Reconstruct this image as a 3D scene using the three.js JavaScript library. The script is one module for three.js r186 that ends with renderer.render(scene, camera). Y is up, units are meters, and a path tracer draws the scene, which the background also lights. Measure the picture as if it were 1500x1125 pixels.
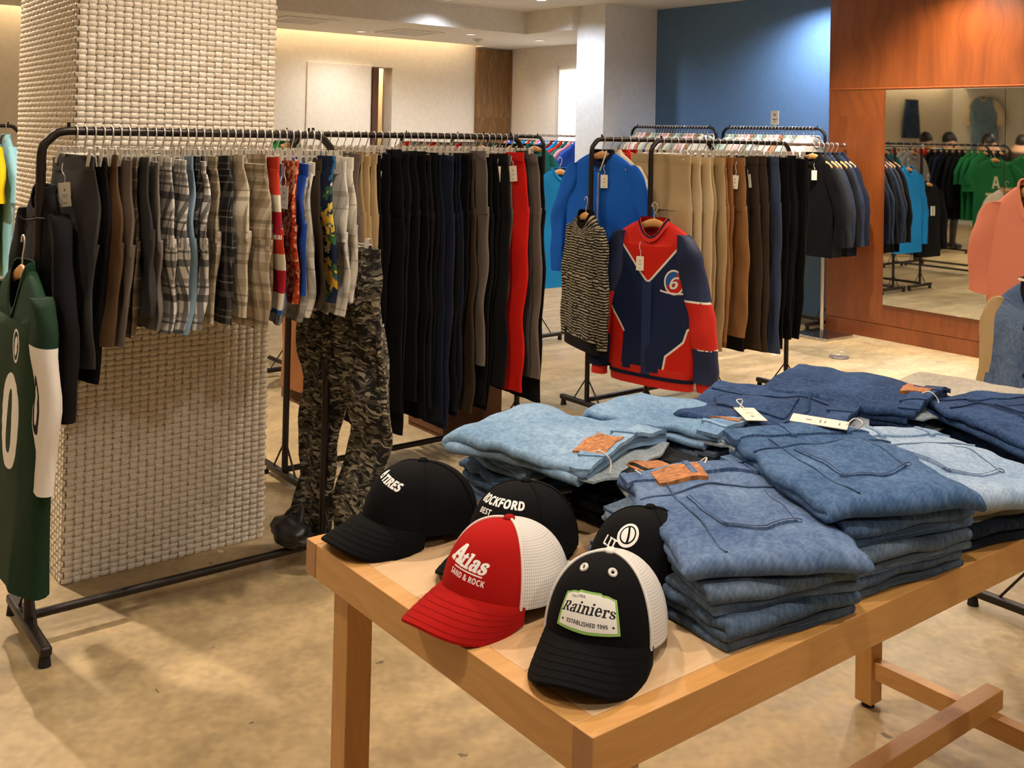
import * as THREE from 'three';
import { RectAreaLightUniformsLib } from 'three/addons/lights/RectAreaLightUniformsLib.js';
import { RoundedBoxGeometry } from 'three/addons/geometries/RoundedBoxGeometry.js';
import { ImprovedNoise } from 'three/addons/math/ImprovedNoise.js';
import { MarchingCubes } from 'three/addons/objects/MarchingCubes.js';
import { mergeGeometries } from 'three/addons/utils/BufferGeometryUtils.js';

// ---------------------------------------------------------------- camera, light, exposure
const scene = new THREE.Scene();
scene.background = new THREE.Color(0x000000);
const renderer = new THREE.WebGLRenderer({ antialias: true });
renderer.toneMapping = THREE.LinearToneMapping;
renderer.toneMappingExposure = 0.315;
renderer.shadowMap.enabled = true;
RectAreaLightUniformsLib.init();

const F = 1516.57, CY = 170.64, HALF = 1125 - CY;
const camera = new THREE.PerspectiveCamera(THREE.MathUtils.radToDeg(2 * Math.atan(HALF / F)), 1500 / (2 * HALF), 0.05, 60);
camera.setViewOffset(1500, 2 * HALF, 0, HALF - CY, 1500, 1125);
{
  const yaw = THREE.MathUtils.degToRad(37.938), pitch = THREE.MathUtils.degToRad(0.9366), roll = THREE.MathUtils.degToRad(-1.223);
  const fw = new THREE.Vector3(Math.sin(yaw) * Math.cos(pitch), Math.sin(pitch), -Math.cos(yaw) * Math.cos(pitch));
  const r = new THREE.Vector3(Math.cos(yaw), 0, Math.sin(yaw)), d = fw.clone().cross(r);
  const r2 = r.clone().multiplyScalar(Math.cos(roll)).addScaledVector(d, Math.sin(roll));
  const d2 = r.clone().multiplyScalar(-Math.sin(roll)).addScaledVector(d, Math.cos(roll));
  const m = new THREE.Matrix4().makeBasis(r2, d2.negate(), fw.clone().negate());
  camera.quaternion.setFromRotationMatrix(m);
  camera.position.set(0, 1.42, 0);
}
const WARM = 0xffecd6, NEUTRAL = 0xfff4e8, COOL = 0xe4eeff;
const CEIL = 2.62, SOFFIT = 2.4;
// every lamp of the place: [x, z, ceiling height, candela, cone degrees, colour, aim x, aim z]
const LAMPS = [
  [-0.4, -1.6, CEIL, 14, 62, WARM], [1.35, -2.4, CEIL, 30, 62, WARM], [0.42, -5.0, CEIL, 110, 62, WARM],
  [2.7, -2.7, CEIL, 14, 62, WARM], [0.7, -0.5, CEIL, 17, 62, NEUTRAL], [2.0, -0.6, CEIL, 15, 62, NEUTRAL],
  [2.6, -4.7, CEIL, 18, 62, WARM], [3.9, -2.3, CEIL, 24, 62, NEUTRAL], [4.9, -3.2, CEIL, 20, 62, WARM],
  [5.75, -3.95, CEIL, 60, 55, NEUTRAL], [6.3, -3.55, CEIL, 36, 60, WARM], [6.3, -2.3, CEIL, 36, 60, WARM], [6.3, -1.0, CEIL, 30, 60, WARM],
  [6.7, -4.95, CEIL, 38, 66, COOL], [4.5, -5.0, CEIL, 12, 62, NEUTRAL], [3.4, -7.0, CEIL, 22, 62, NEUTRAL],
  [1.0, -6.2, CEIL, 26, 62, WARM], [-1.8, -6.4, CEIL, 60, 62, NEUTRAL], [5.87, -7.14, CEIL, 22, 66, COOL],
  [-1.5, -2.8, CEIL, 14, 62, WARM], [-2.6, -8.6, CEIL, 95, 66, NEUTRAL], [0.6, 1.2, CEIL, 24, 62, NEUTRAL], [3.2, 0.8, CEIL, 22, 62, NEUTRAL],
  [5.25, -7.72, CEIL, 7, 60, COOL], [5.996, -8.384, SOFFIT, 16, 66, NEUTRAL], [5.1, -9.0, SOFFIT, 14, 66, NEUTRAL], [6.861, -8.364, SOFFIT, 14, 66, NEUTRAL],
];

// ---------------------------------------------------------------- helpers
const NZ = new ImprovedNoise();
const noise = (x, y, z) => NZ.noise(x + 17.3, y + 41.7, z + 5.1);
function rng(s) { return () => { s |= 0; s = (s + 0x6d2b79f5) | 0; let t = Math.imul(s ^ (s >>> 15), 1 | s); t = (t + Math.imul(t ^ (t >>> 7), 61 | t)) ^ t; return ((t ^ (t >>> 14)) >>> 0) / 4294967296; }; }
const R = rng(4711);
const lerp = (a, b, t) => a + (b - a) * t, clamp = (x, a, b) => Math.min(b, Math.max(a, x));
const sm = (a, b, x) => { const t = clamp((x - a) / (b - a), 0, 1); return t * t * (3 - 2 * t); };
const sp = (x, p) => Math.sign(x) * Math.pow(Math.abs(x), p);
const taken = new Map();
function numbered(n) { const k = taken.get(n) || 0; taken.set(n, k + 1); return k ? n + '_' + String(k).padStart(3, '0') : n; }
function tag(o, label, category, group, kind) { if (label) o.userData.label = label; if (category) o.userData.category = category; if (group) o.userData.group = group; if (kind) o.userData.kind = kind; return o; }
function thing(name, label, category, pos = [0, 0, 0], turn = 0, group) { const o = new THREE.Group(); o.name = numbered(name); o.position.set(...pos); o.rotation.y = turn; scene.add(o); return tag(o, label, category, group); }
function mesh(name, geo, mat, parent, label) { const m = new THREE.Mesh(geo, mat); m.name = name; m.castShadow = m.receiveShadow = true; if (label) m.userData.label = label; if (parent) parent.add(m); return m; }
function struct(name, geo, mat, label) { const m = mesh(numbered(name), geo, mat, scene); return tag(m, label, name.split('_')[0], null, 'structure'); }
function box(w, h, d, x = 0, y = 0, z = 0, r = 0) { const g = r ? new RoundedBoxGeometry(w, h, d, 2, r) : new THREE.BoxGeometry(w, h, d); g.translate(x, y, z); return g; }
function span(x0, x1, y0, y1, z0, z1, r = 0) { return uvBox(box(x1 - x0, y1 - y0, z1 - z0, (x0 + x1) / 2, (y0 + y1) / 2, (z0 + z1) / 2, r)); }
function uvBox(g) { const p = g.attributes.position, n = g.attributes.normal, uv = g.attributes.uv; for (let i = 0; i < p.count; i++) { const ax = Math.abs(n.getX(i)), ay = Math.abs(n.getY(i)), az = Math.abs(n.getZ(i)); if (ay > ax && ay > az) uv.setXY(i, p.getX(i), p.getZ(i)); else if (ax > az) uv.setXY(i, p.getZ(i), p.getY(i)); else uv.setXY(i, p.getX(i), p.getY(i)); } return g; }
function tube(pts, r, seg = 16, rad = 8, closed = false) { return new THREE.TubeGeometry(new THREE.CatmullRomCurve3(pts.map((p) => new THREE.Vector3(...p)), closed, 'centripetal'), seg, r, rad, closed); }
function bar(a, b, r, rad = 8) { const va = new THREE.Vector3(...a), vb = new THREE.Vector3(...b), g = new THREE.CylinderGeometry(r, r, va.distanceTo(vb), rad); g.applyQuaternion(new THREE.Quaternion().setFromUnitVectors(new THREE.Vector3(0, 1, 0), vb.clone().sub(va).normalize())); g.translate((a[0] + b[0]) / 2, (a[1] + b[1]) / 2, (a[2] + b[2]) / 2); return g; }
const merge = (a) => mergeGeometries(a.map((g) => (g.index ? g.toNonIndexed() : g)));

// closed loft through rings of points, uv in metres
function loft(rings, caps = true) {
  const n = rings[0].length, P = [], U = [], I = []; let v = 0, prev = null;
  rings.forEach((r, k) => {
    const c = [0, 0, 0]; r.forEach((p) => { c[0] += p[0] / n; c[1] += p[1] / n; c[2] += p[2] / n; });
    if (prev) v += Math.hypot(c[0] - prev[0], c[1] - prev[1], c[2] - prev[2]); prev = c;
    let u = 0;
    for (let i = 0; i <= n; i++) { const p = r[i % n]; if (i) { const q = r[i - 1]; u += Math.hypot(p[0] - q[0], p[1] - q[1], p[2] - q[2]); } P.push(...p); U.push(u, -v); }
    if (k) for (let i = 0; i < n; i++) { const a = (k - 1) * (n + 1) + i, b = a + n + 1; I.push(a, b, a + 1, b, b + 1, a + 1); }
  });
  if (caps) (caps === 2 ? [rings.length - 1] : [0, rings.length - 1]).forEach((k) => {
    const r = rings[k], c = [0, 0, 0], base = P.length / 3; r.forEach((p) => { c[0] += p[0] / n; c[1] += p[1] / n; c[2] += p[2] / n; });
    P.push(...c); U.push(0, 0); r.forEach((p) => { P.push(...p); U.push(p[2], p[1]); });
    for (let i = 0; i < n; i++) k ? I.push(base, base + 1 + ((i + 1) % n), base + 1 + i) : I.push(base, base + 1 + i, base + 1 + ((i + 1) % n));
  });
  const g = new THREE.BufferGeometry(); g.setAttribute('position', new THREE.Float32BufferAttribute(P, 3)); g.setAttribute('uv', new THREE.Float32BufferAttribute(U, 2)); g.setIndex(I); g.computeVertexNormals();
  const N = g.attributes.normal;
  for (let k = 0; k < rings.length; k++) { const a = k * (n + 1), b = a + n; const x = N.getX(a) + N.getX(b), y = N.getY(a) + N.getY(b), z = N.getZ(a) + N.getZ(b), l = Math.hypot(x, y, z) || 1; N.setXYZ(a, x / l, y / l, z / l); N.setXYZ(b, x / l, y / l, z / l); }
  return g;
}
// thin shell: f(u, v, o) with o = 0 for the outer and 1 for the inner face
function shell(nu, nv, f, uvf) {
  const P = [], U = [], I = [], id = (o, i, j) => o * (nu + 1) * (nv + 1) + j * (nu + 1) + i;
  for (let o = 0; o < 2; o++) for (let j = 0; j <= nv; j++) for (let i = 0; i <= nu; i++) { P.push(...f(i / nu, j / nv, o)); const w = uvf ? uvf(i / nu, j / nv) : [i / nu, j / nv]; U.push(...w); }
  for (let j = 0; j < nv; j++) for (let i = 0; i < nu; i++) { I.push(id(0, i, j), id(0, i + 1, j), id(0, i, j + 1), id(0, i + 1, j), id(0, i + 1, j + 1), id(0, i, j + 1)); I.push(id(1, i, j), id(1, i, j + 1), id(1, i + 1, j), id(1, i + 1, j), id(1, i, j + 1), id(1, i + 1, j + 1)); }
  const rim = []; for (let i = 0; i < nu; i++) rim.push([i, 0, i + 1, 0], [i + 1, nv, i, nv]); for (let j = 0; j < nv; j++) rim.push([nu, j, nu, j + 1], [0, j + 1, 0, j]);
  for (const [a, b, c, d] of rim) { const s = P.length / 3; for (const [o, i, j] of [[0, a, b], [0, c, d], [1, a, b], [1, c, d]]) { const k = id(o, i, j); P.push(P[k * 3], P[k * 3 + 1], P[k * 3 + 2]); U.push(U[k * 2], U[k * 2 + 1]); } I.push(s, s + 2, s + 1, s + 1, s + 2, s + 3); }
  const g = new THREE.BufferGeometry(); g.setAttribute('position', new THREE.Float32BufferAttribute(P, 3)); g.setAttribute('uv', new THREE.Float32BufferAttribute(U, 2)); g.setIndex(I); g.computeVertexNormals(); return g;
}

// ---------------------------------------------------------------- textures and materials
const hex = (c) => [(c >> 16) & 255, (c >> 8) & 255, c & 255];
function dataTex(n, size, fn, srgb = true) {
  const d = new Uint8Array(n * n * 4);
  for (let y = 0; y < n; y++) for (let x = 0; x < n; x++) { const c = fn(x / n, y / n, x, y), k = (y * n + x) * 4; d[k] = clamp(c[0], 0, 255); d[k + 1] = clamp(c[1], 0, 255); d[k + 2] = clamp(c[2], 0, 255); d[k + 3] = 255; }
  const t = new THREE.DataTexture(d, n, n); t.wrapS = t.wrapT = THREE.RepeatWrapping; t.magFilter = THREE.LinearFilter; t.minFilter = THREE.LinearMipmapLinearFilter; t.generateMipmaps = true; t.repeat.set(1 / size, 1 / size); if (srgb) t.colorSpace = THREE.SRGBColorSpace; t.needsUpdate = true; return t;
}
function canvasTex(w, h, draw, repeat) { const c = document.createElement('canvas'); c.width = w; c.height = h; draw(c.getContext('2d'), w, h); const t = new THREE.CanvasTexture(c); t.colorSpace = THREE.SRGBColorSpace; if (repeat) { t.wrapS = t.wrapT = THREE.RepeatWrapping; t.repeat.set(1 / repeat[0], 1 / repeat[1]); } return t; }
// tiling value noise
function tnoise(seed, per) { const g = rng(seed), a = new Float32Array(per * per).map(() => g()); return (u, v) => { const x = u * per, y = v * per, i = Math.floor(x), j = Math.floor(y), fx = sm(0, 1, x - i), fy = sm(0, 1, y - j), at = (p, q) => a[(((q % per) + per) % per) * per + (((p % per) + per) % per)]; return lerp(lerp(at(i, j), at(i + 1, j), fx), lerp(at(i, j + 1), at(i + 1, j + 1), fx), fy); }; }
const std = (color, rough = 0.9, o = {}) => new THREE.MeshStandardMaterial({ color, roughness: rough, ...o });
const clothCache = new Map();
function cloth(c, rough = 0.92) { const k = c + ':' + rough; if (!clothCache.has(k)) clothCache.set(k, new THREE.MeshPhysicalMaterial({ color: c, roughness: rough, specularIntensity: rough < 0.7 ? 0.7 : 0.3, sheen: 0.08, sheenRoughness: 0.6, sheenColor: new THREE.Color(c).lerp(new THREE.Color(0xffffff), 0.1), bumpMap: weaveBump, bumpScale: 0.0006, side: THREE.DoubleSide })); return clothCache.get(k); }
const bn1 = tnoise(3, 64), bn2 = tnoise(4, 16);
const weaveBump = dataTex(128, 0.12, (u, v, x, y) => { const k = 128 + 40 * ((x + y) % 4 < 2 ? 1 : -1) + 60 * (bn1(u, v) - 0.5) + 40 * (bn2(u, v) - 0.5); return [k, k, k]; }, false);
function clothTex(tex, rough = 0.9) { return new THREE.MeshPhysicalMaterial({ map: tex, roughness: rough, specularIntensity: 0.35, bumpMap: weaveBump, bumpScale: 0.0006, side: THREE.DoubleSide }); }
// plaid: bands [position, half width, colour, strength]
function plaid(base, bands, size = 0.12, n = 128) {
  const b = hex(base);
  return clothTex(dataTex(n, size, (u, v, x, y) => {
    let c = b.slice();
    for (const [p, w, col, s] of bands) { const h = hex(col), ds = [Math.abs(u - p), Math.abs(v - p)]; ds.forEach((q, k) => { if (q < w) { const m = s * ((x + y) % 2 === k ? 1 : 0.75); c = c.map((e, i) => lerp(e, h[i], m)); } }); }
    const t = ((x + y) % 3 - 1) * 5; return c.map((e) => e + t);
  }));
}
function bandsTex(list, size, n = 128, vertical = false) { return clothTex(dataTex(n, size, (u, v, x, y) => { let s = vertical ? u : v; for (const [w, c] of list) { if (s < w) return hex(c).map((e) => e + ((x * 7 + y * 3) % 5) * 2 - 4); s -= w; } return hex(list[0][1]); })); }
const P = {
  whiteBlack: plaid(0xd5d2cc, [[0.3, 0.1, 0x2a2a2c, 0.65], [0.62, 0.03, 0x2a2a2c, 0.6], [0.8, 0.06, 0x6d6c6e, 0.6]], 0.1),
  blackPlaid: plaid(0x26262a, [[0.25, 0.08, 0x85837f, 0.5], [0.6, 0.025, 0xc4c0b8, 0.5], [0.78, 0.02, 0x9a978f, 0.5]], 0.1),
  tanPlaid: plaid(0xb3a68f, [[0.3, 0.12, 0x6f6149, 0.45], [0.65, 0.03, 0xddd4c2, 0.6], [0.82, 0.05, 0x5a4f3f, 0.45]], 0.11),
  creamPlaid: plaid(0xd6cdb9, [[0.25, 0.05, 0x6f6555, 0.55], [0.45, 0.02, 0x5d5548, 0.5], [0.75, 0.1, 0xab9f88, 0.5]], 0.12),
  greyPlaid: plaid(0x9c9a94, [[0.3, 0.1, 0x64625e, 0.5], [0.7, 0.04, 0xd3cfc6, 0.6]], 0.09),
  whiteWindow: plaid(0xd9d4c8, [[0.5, 0.07, 0x9a958c, 0.5], [0.15, 0.02, 0x77736c, 0.45]], 0.13),
  brownPlaid: plaid(0x6d5f4f, [[0.3, 0.1, 0x3d352d, 0.55], [0.7, 0.04, 0xb9a888, 0.6]], 0.08),
  bluePlaid: plaid(0x6f9cb5, [[0.3, 0.12, 0x1f4a66, 0.55], [0.7, 0.05, 0xd9e3e6, 0.6]], 0.12),
  seersucker: bandsTex([[0.5, 0x5f6d86], [0.5, 0x9aa6b8]], 0.012, 32, true),
  flag: bandsTex([[0.16, 0xe3dcca], [0.12, 0x2f8a58], [0.1, 0xe3dcca], [0.14, 0x2b559b], [0.1, 0xe3dcca], [0.13, 0xb0223a], [0.1, 0xe3dcca], [0.15, 0xc9402a]], 0.5, 256),
};
const blob = tnoise(77, 12), blob2 = tnoise(78, 24), blob3 = tnoise(79, 8);
P.camo = clothTex(dataTex(512, 0.3, (u, v) => {
  const w = 0.06 * (blob3(u, v) - 0.5), a = blob2(u * 0.5, v * 2 + w * 2), b = tn5(u, v * 3 + w * 3), c = blob(u, v * 2 + w);
  let col = [92, 87, 75]; if (a > 0.58) col = [152, 145, 128]; if (c > 0.6) col = [66, 63, 54]; if (b > 0.5) col = [34, 33, 31]; return col.map((e) => e + (blob2(u * 4, v * 4) - 0.5) * 16);
}));
function tn5(u, v) { return 0.6 * blob(u, v) + 0.4 * blob2(u, v); }
P.floral = clothTex(canvasTex(256, 256, (g, w, h) => {
  g.fillStyle = '#1c2740'; g.fillRect(0, 0, w, h); const q = rng(9), cols = ['#d2502f', '#e9b53b', '#e8e0cf', '#c83b3a', '#2f6a94', '#e2c24d'];
  for (let i = 0; i < 26; i++) { const x = q() * w, y = q() * h, r = 12 + q() * 20; g.fillStyle = i % 3 ? cols[i % 6] : '#3d6b4a'; for (let k = 0; k < 5; k++) { g.beginPath(); g.ellipse(x + Math.cos(k * 1.256) * r * 0.6, y + Math.sin(k * 1.256) * r * 0.6, r * 0.55, r * 0.38, k * 1.256, 0, 7); g.fill(); } g.fillStyle = '#f0d060'; g.beginPath(); g.arc(x, y, r * 0.2, 0, 7); g.fill(); }
}, [0.24, 0.24]));
P.orangePrint = clothTex(dataTex(128, 0.14, (u, v) => (blob(u, v) > 0.55 ? [226, 160, 120] : blob2(u, v) > 0.6 ? [120, 40, 24] : [190, 74, 40])));
P.stripeKnit = clothTex(dataTex(256, 0.3, (u, v, x, y) => { const k = (y + 5 * blob(u, v)) % 12, m = blob2(u * 1, v) > 0.28; return k < 4 ? (m ? [176, 166, 140] : [90, 86, 76]) : k < 6 ? [70, 64, 54] : [24, 23, 22]; }));
P.cordTan = clothTex(bandsTex([[0.5, 0x9c7247], [0.5, 0x7d5733]], 0.006, 16, true).map);
P.khaki = cloth(0xb09a74); P.khaki2 = cloth(0xa48d66); P.khaki3 = cloth(0xbfab86); P.rust = cloth(0x8a5a33); P.brown = cloth(0x5b4530); P.umber = cloth(0x3a2e22);
P.black = cloth(0x0b0b0d); P.black2 = cloth(0x101012); P.black3 = cloth(0x171618); P.navy = cloth(0x171c2c); P.navy2 = cloth(0x1d2336); P.slate = cloth(0x3a445c);
P.charcoal = cloth(0x3b3a3b); P.taupe = cloth(0x6c625a); P.grey = cloth(0x7b7670); P.greyCord = cloth(0x6a625a); P.red = cloth(0xc81d15); P.royal = cloth(0x2149a8); P.bright = cloth(0x1b5ec4);
P.cream = cloth(0xd9cdb4); P.white = cloth(0xe3ded4); P.ltblue = cloth(0x8fc4d6); P.yellow = cloth(0xe8bd1c); P.teal = cloth(0x1d5f5a); P.azure = cloth(0x1878b4); P.green = cloth(0x1f6e3c); P.darkGreen = cloth(0x16301f); P.sweaterRed = cloth(0xae2419); P.salmon = cloth(0xdc866a); P.tan = cloth(0xb99f73); P.steelBlue = cloth(0x7d96a8);
// denim
function denim(base, fade, seed, size = 0.5, n = 256) {
  const a = tnoise(seed, 6), b = tnoise(seed + 1, 40), c = tnoise(seed + 2, 128), B = hex(base), L = hex(fade);
  return new THREE.MeshPhysicalMaterial({ roughness: 0.92, specularIntensity: 0.35, side: THREE.DoubleSide, bumpMap: weaveBump, bumpScale: 0.0009, map: dataTex(n, size, (u, v, x, y) => { const m = clamp(0.12 + 0.9 * (0.55 * a(u, v) + 0.3 * b(u, v) + 0.15 * c(u, v * 0.25) - 0.25), 0, 1); const t = ((x + y * 2) % 5 < 2 ? 7 : -4) + (c(u, v) - 0.5) * 26; return B.map((e, i) => lerp(e, L[i], m) + t); }) });
}
const D = { light: denim(0x6b8baa, 0xa3bbd0, 101), light2: denim(0x5f80a0, 0x93aec8, 111), pale: denim(0x7c95b2, 0xb6c4d2, 121), mid: denim(0x465c80, 0x8296b0, 131), mid2: denim(0x3e5676, 0x7088a4, 141), blue: denim(0x3a5478, 0x6c88aa, 151), dark: denim(0x26395a, 0x44608a, 161), dark2: denim(0x22324d, 0x38507a, 171), black: denim(0x17181b, 0x2c2e33, 181), grey: denim(0x4a5867, 0x76879a, 191), teal: denim(0x3c4b5e, 0x66798e, 201), beige: denim(0xa39b8c, 0xc7bfae, 211), inner: denim(0x8f9aa0, 0xb7bfc2, 221), indigo: denim(0x1c2434, 0x2b364c, 231) };
const STEEL = std(0xd6d2c8, 0.32, { metalness: 0.6 }), RACK = std(0x241c19, 0.42, { metalness: 0.35 }), CHROME = std(0xc8c8c8, 0.2, { metalness: 1 }), RUBBER = std(0x0c0c0c, 0.8);
const leather = new THREE.MeshStandardMaterial({ roughness: 0.7, map: dataTex(128, 1, (u, v) => { const k = 0.75 + 0.4 * blob(u, v) - 0.12 * blob2(u, v); return [192 * k, 122 * k, 66 * k]; }) }); leather.map.repeat.set(1, 1);
const CARD = new THREE.MeshStandardMaterial({ roughness: 0.8, map: canvasTex(64, 96, (g, w, h) => { g.fillStyle = '#e4dcc8'; g.fillRect(0, 0, w, h); g.fillStyle = '#8d8676'; g.beginPath(); g.arc(32, 30, 6, 0, 7); g.fill(); for (const [y, l] of [[48, 30], [56, 22], [80, 24]]) g.fillRect(32 - l / 2, y, l, 3); }) });
const STRING = std(0xe6e2d6, 0.9);
// wood
function wood(a, b, n, size, seed, along = 1, stretch = 14, knots = 0) {
  const q = tnoise(seed, 8), q2 = tnoise(seed + 1, 32), A = hex(a), B = hex(b);
  return dataTex(n, size, (u, v) => { const s = along ? u : v, t = along ? v : u; const w = q(s, t) * 0.25, k = 0.5 * q2(((t * 4 + w) % 1), s * 0.25) + 0.5 * q(((t * stretch * 0.25 + w) % 1), s * 0.5); const f = 0.12 * (q2(t * 2, (s * 0.5) % 1) - 0.5); return A.map((e, i) => lerp(e, B[i], clamp(k + f, 0, 1))); });
}

// ---------------------------------------------------------------- the setting
const fa = tnoise(301, 7), fb = tnoise(302, 32), fc = tnoise(303, 160), fd = tnoise(304, 400), fe = tnoise(305, 90);
const floorTex = dataTex(1536, 6, (u, v) => {
  const a = fa(u, v), b = fb(u, v), c = fc(u, v), d = fd(u, v), s = fb(u * 0.5, v * 3 % 1);
  let k = 0.82 + 0.18 * a + 0.06 * (b - 0.5) + 0.07 * (c - 0.5) + 0.1 * (d - 0.5) + 0.14 * (s - 0.5), col = [186, 161, 118];
  col = col.map((e) => e * k); const m = sm(0.6, 0.8, fa(v, u)); col = col.map((e, i) => lerp(e, [172, 160, 132][i] * k, m * 0.6));
  if (fe(u, v) > 0.965 && c > 0.45 && b > 0.45) col = [214, 204, 186]; if (fe(v, u) > 0.975 && d > 0.4) col = col.map((e) => e * 0.65); return col;
});
const floorRough = dataTex(512, 6, (u, v) => { const k = 120 + 90 * fa(u, v) * 0.6 + 60 * (fb(u, v) - 0.5) + 40 * (fc(u, v) - 0.5); return [k, k, k]; }, false);
const FLOOR = new THREE.MeshStandardMaterial({ map: floorTex, roughnessMap: floorRough, roughness: 0.95, bumpMap: floorRough, bumpScale: 0.002 });
const plaster = (c) => { const q = tnoise(c, 64); return new THREE.MeshStandardMaterial({ roughness: 0.85, map: dataTex(128, 1.5, (u, v) => hex(c).map((e) => e * (0.98 + 0.04 * q(u, v)))) }); };
const CREAM = plaster(0xe2ddd3), WHITE = plaster(0xe2e3e1), BLUE = plaster(0x5c7da2), CEILM = plaster(0xe2dfd8);
struct('floor', span(-4.2, 7.7, -0.12, 0, -10.9, 3.4), FLOOR, 'worn tan concrete floor with scuffs and pale paint chips');
struct('wall_back', merge([span(-4.2, 5.59, 0, 2.75, -9.82, -9.62), span(5.59, 5.85, 2.1, 2.75, -9.82, -9.62), span(5.85, 7.46, 0, 2.75, -9.82, -9.62)]), CREAM, 'cream wall under the glowing ceiling cove');
struct('wall_recess', merge([span(5.3, 6.3, 0, 2.75, -10.8, -10.7), span(5.3, 5.42, 0, 2.75, -10.7, -9.82), span(6.2, 6.3, 0, 2.75, -10.7, -9.82), span(5.3, 6.3, 2.5, 2.75, -10.7, -9.82)]), CREAM, 'cream fitting room walls seen through the narrow doorway');
struct('trim_doorway', span(5.6, 5.67, 0, 2.09, -10.3, -9.6), new THREE.MeshStandardMaterial({ map: wood(0x5a3720, 0x3c2312, 128, 0.6, 41, 0), roughness: 0.5 }), 'brown wooden jamb of the narrow lit doorway');
struct('wall_panel', span(4.83, 5.57, 0, 2.11, -9.62, -9.6, 0.004), CREAM, 'pale sliding partition panel before the cream wall');
const walnut = new THREE.MeshStandardMaterial({ map: wood(0x94703f, 0x5e4224, 256, 0.8, 43, 0, 20), roughness: 0.5 });
{ const d = struct('door_1', span(6.95, 7.44, 0, 2.38, -9.62, -9.57), walnut, 'walnut wood panel door at the end of the cream wall'); d.userData.category = 'door'; }
struct('wall_side', span(7.457, 7.6, 0, 2.75, -9.82, -7.28), CREAM, 'cream return wall behind the added glowing panel');
struct('column', span(6.43, 7.6, 0, 2.75, -7.28, -6.9), WHITE, 'plain white square column beside the blue wall');
struct('wall_blue', span(7.1, 7.25, 0, 2.75, -6.9, -4.6), BLUE, 'blue painted wall behind the pastel clothes');
struct('wall_left', span(-4.2, -4, 0, 2.75, -9.82, 3.4), WHITE, 'white wall seen in the mirror');
struct('wall_front', span(-4.2, 7.2, 0, 2.75, 3.2, 3.4), CREAM, 'cream wall of the shop front side');
struct('ceiling', span(-4.2, 7.6, CEIL, 2.75, -7.97, 3.4), CEILM, 'white plaster ceiling of the sales floor');
struct('ceiling_soffit', merge([span(-4.2, 7.6, SOFFIT, 2.75, -9.4, -7.97), span(6.36, 7.6, SOFFIT, CEIL, -7.97, -7.28), span(-4.2, 7.6, 2.66, 2.75, -9.82, -9.4), span(6.95, 7.46, SOFFIT, 2.66, -9.62, -9.4)]), CEILM, 'lowered white ceiling before the cream wall');
// orange wood wall with panels and mirror
{
  const w = new THREE.Group(); w.name = 'wall_right'; scene.add(w); tag(w, 'glossy orange brown wood panelled wall holding the mirror', 'wall', null, 'structure');
  const gloss = (seed) => new THREE.MeshPhysicalMaterial({ map: wood(0x8c4a1e, 0x6e3613, 256, 1.6, seed, 0, 16), roughness: 0.36, clearcoat: 0.5, clearcoatRoughness: 0.28 });
  mesh('core', span(6.71, 7.1, 0, 2.75, -4.69, 3.3), std(0x3a1c0c, 0.7), w);
  const v = [gloss(51), gloss(52), gloss(53)];
  const zs = [-4.69, -1.9, 0.6, 3.2];
  for (let i = 0; i < 3; i++) {
    mesh('panel', span(6.685, 6.72, 1.805, 2.62, zs[i] + 0.002, zs[i + 1] - 0.002), v[i], w);
    mesh('plinth_panel', span(6.685, 6.72, 0.0, 0.105, zs[i] + 0.002, zs[i + 1] - 0.002), v[(i + 1) % 3], w);
    mesh('panel', span(6.685, 6.72, 0.109, 1.801, zs[i] + 0.002, zs[i + 1] - 0.002), v[(i + 2) % 3], w);
  }
  mesh('trim_strip', span(6.68, 6.69, 1.799, 1.807, -4.69, 3.2), std(0x9c5426, 0.5), w);
}
{
  const m = thing('wall_mirror', 'large wall mirror reflecting clothes racks on the orange wood wall', 'mirror', [6.67, 1.02, -3.3]);
  const glass = std(0xdfe2de, 0.02, { metalness: 1 }), edge = std(0x9aa098, 0.25, { metalness: 0.5 });
  for (const [z0, z1] of [[-4.205, -3.34], [-3.335, -2.47], [-2.465, -1.6]]) { const p = mesh('mirror_pane', box(0.006, 1.532, z1 - z0, 0.004, 0, (z0 + z1) / 2 + 3.3), glass, m); mesh('edge', box(0.006, 1.536, z1 - z0 - 0.001, 0.009, 0, (z0 + z1) / 2 + 3.3), edge, p); }
}
// lamps: recessed downlights with a ring and a glowing disc
LAMPS.forEach(([x, z, h, cd, deg, col], i) => {
  const warm = col === WARM ? 'warm' : col === COOL ? 'cool' : 'neutral white';
  const g = thing('ceiling_downlight', h === SOFFIT ? 'small round downlight recessed in the lowered ceiling' : `small round ${warm} downlight recessed in the sales floor ceiling`, 'downlight', [x, h, z], 0, h === SOFFIT ? 'downlights in the lowered ceiling' : `${warm} ceiling downlights`);
  mesh('ring', new THREE.TorusGeometry(0.052, 0.008, 8, 24).rotateX(Math.PI / 2), std(0xe8e6e0, 0.5), g);
  mesh('lamp_disc', new THREE.CylinderGeometry(0.046, 0.046, 0.006, 20).translate(0, -0.001, 0), new THREE.MeshStandardMaterial({ color: 0xffffff, emissive: col, emissiveIntensity: 4 }), g);
  const s = new THREE.SpotLight(col, cd, 0, THREE.MathUtils.degToRad(Math.min(80, deg + 12)), 0.6, 2); s.name = 'downlight_beam'; s.position.set(0, -0.02, 0); s.target.position.set(0, -2, 0); s.castShadow = true; s.shadow.radius = 2; s.shadow.mapSize.set(1024, 1024); s.shadow.bias = -0.0005; g.add(s, s.target);
});
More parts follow.
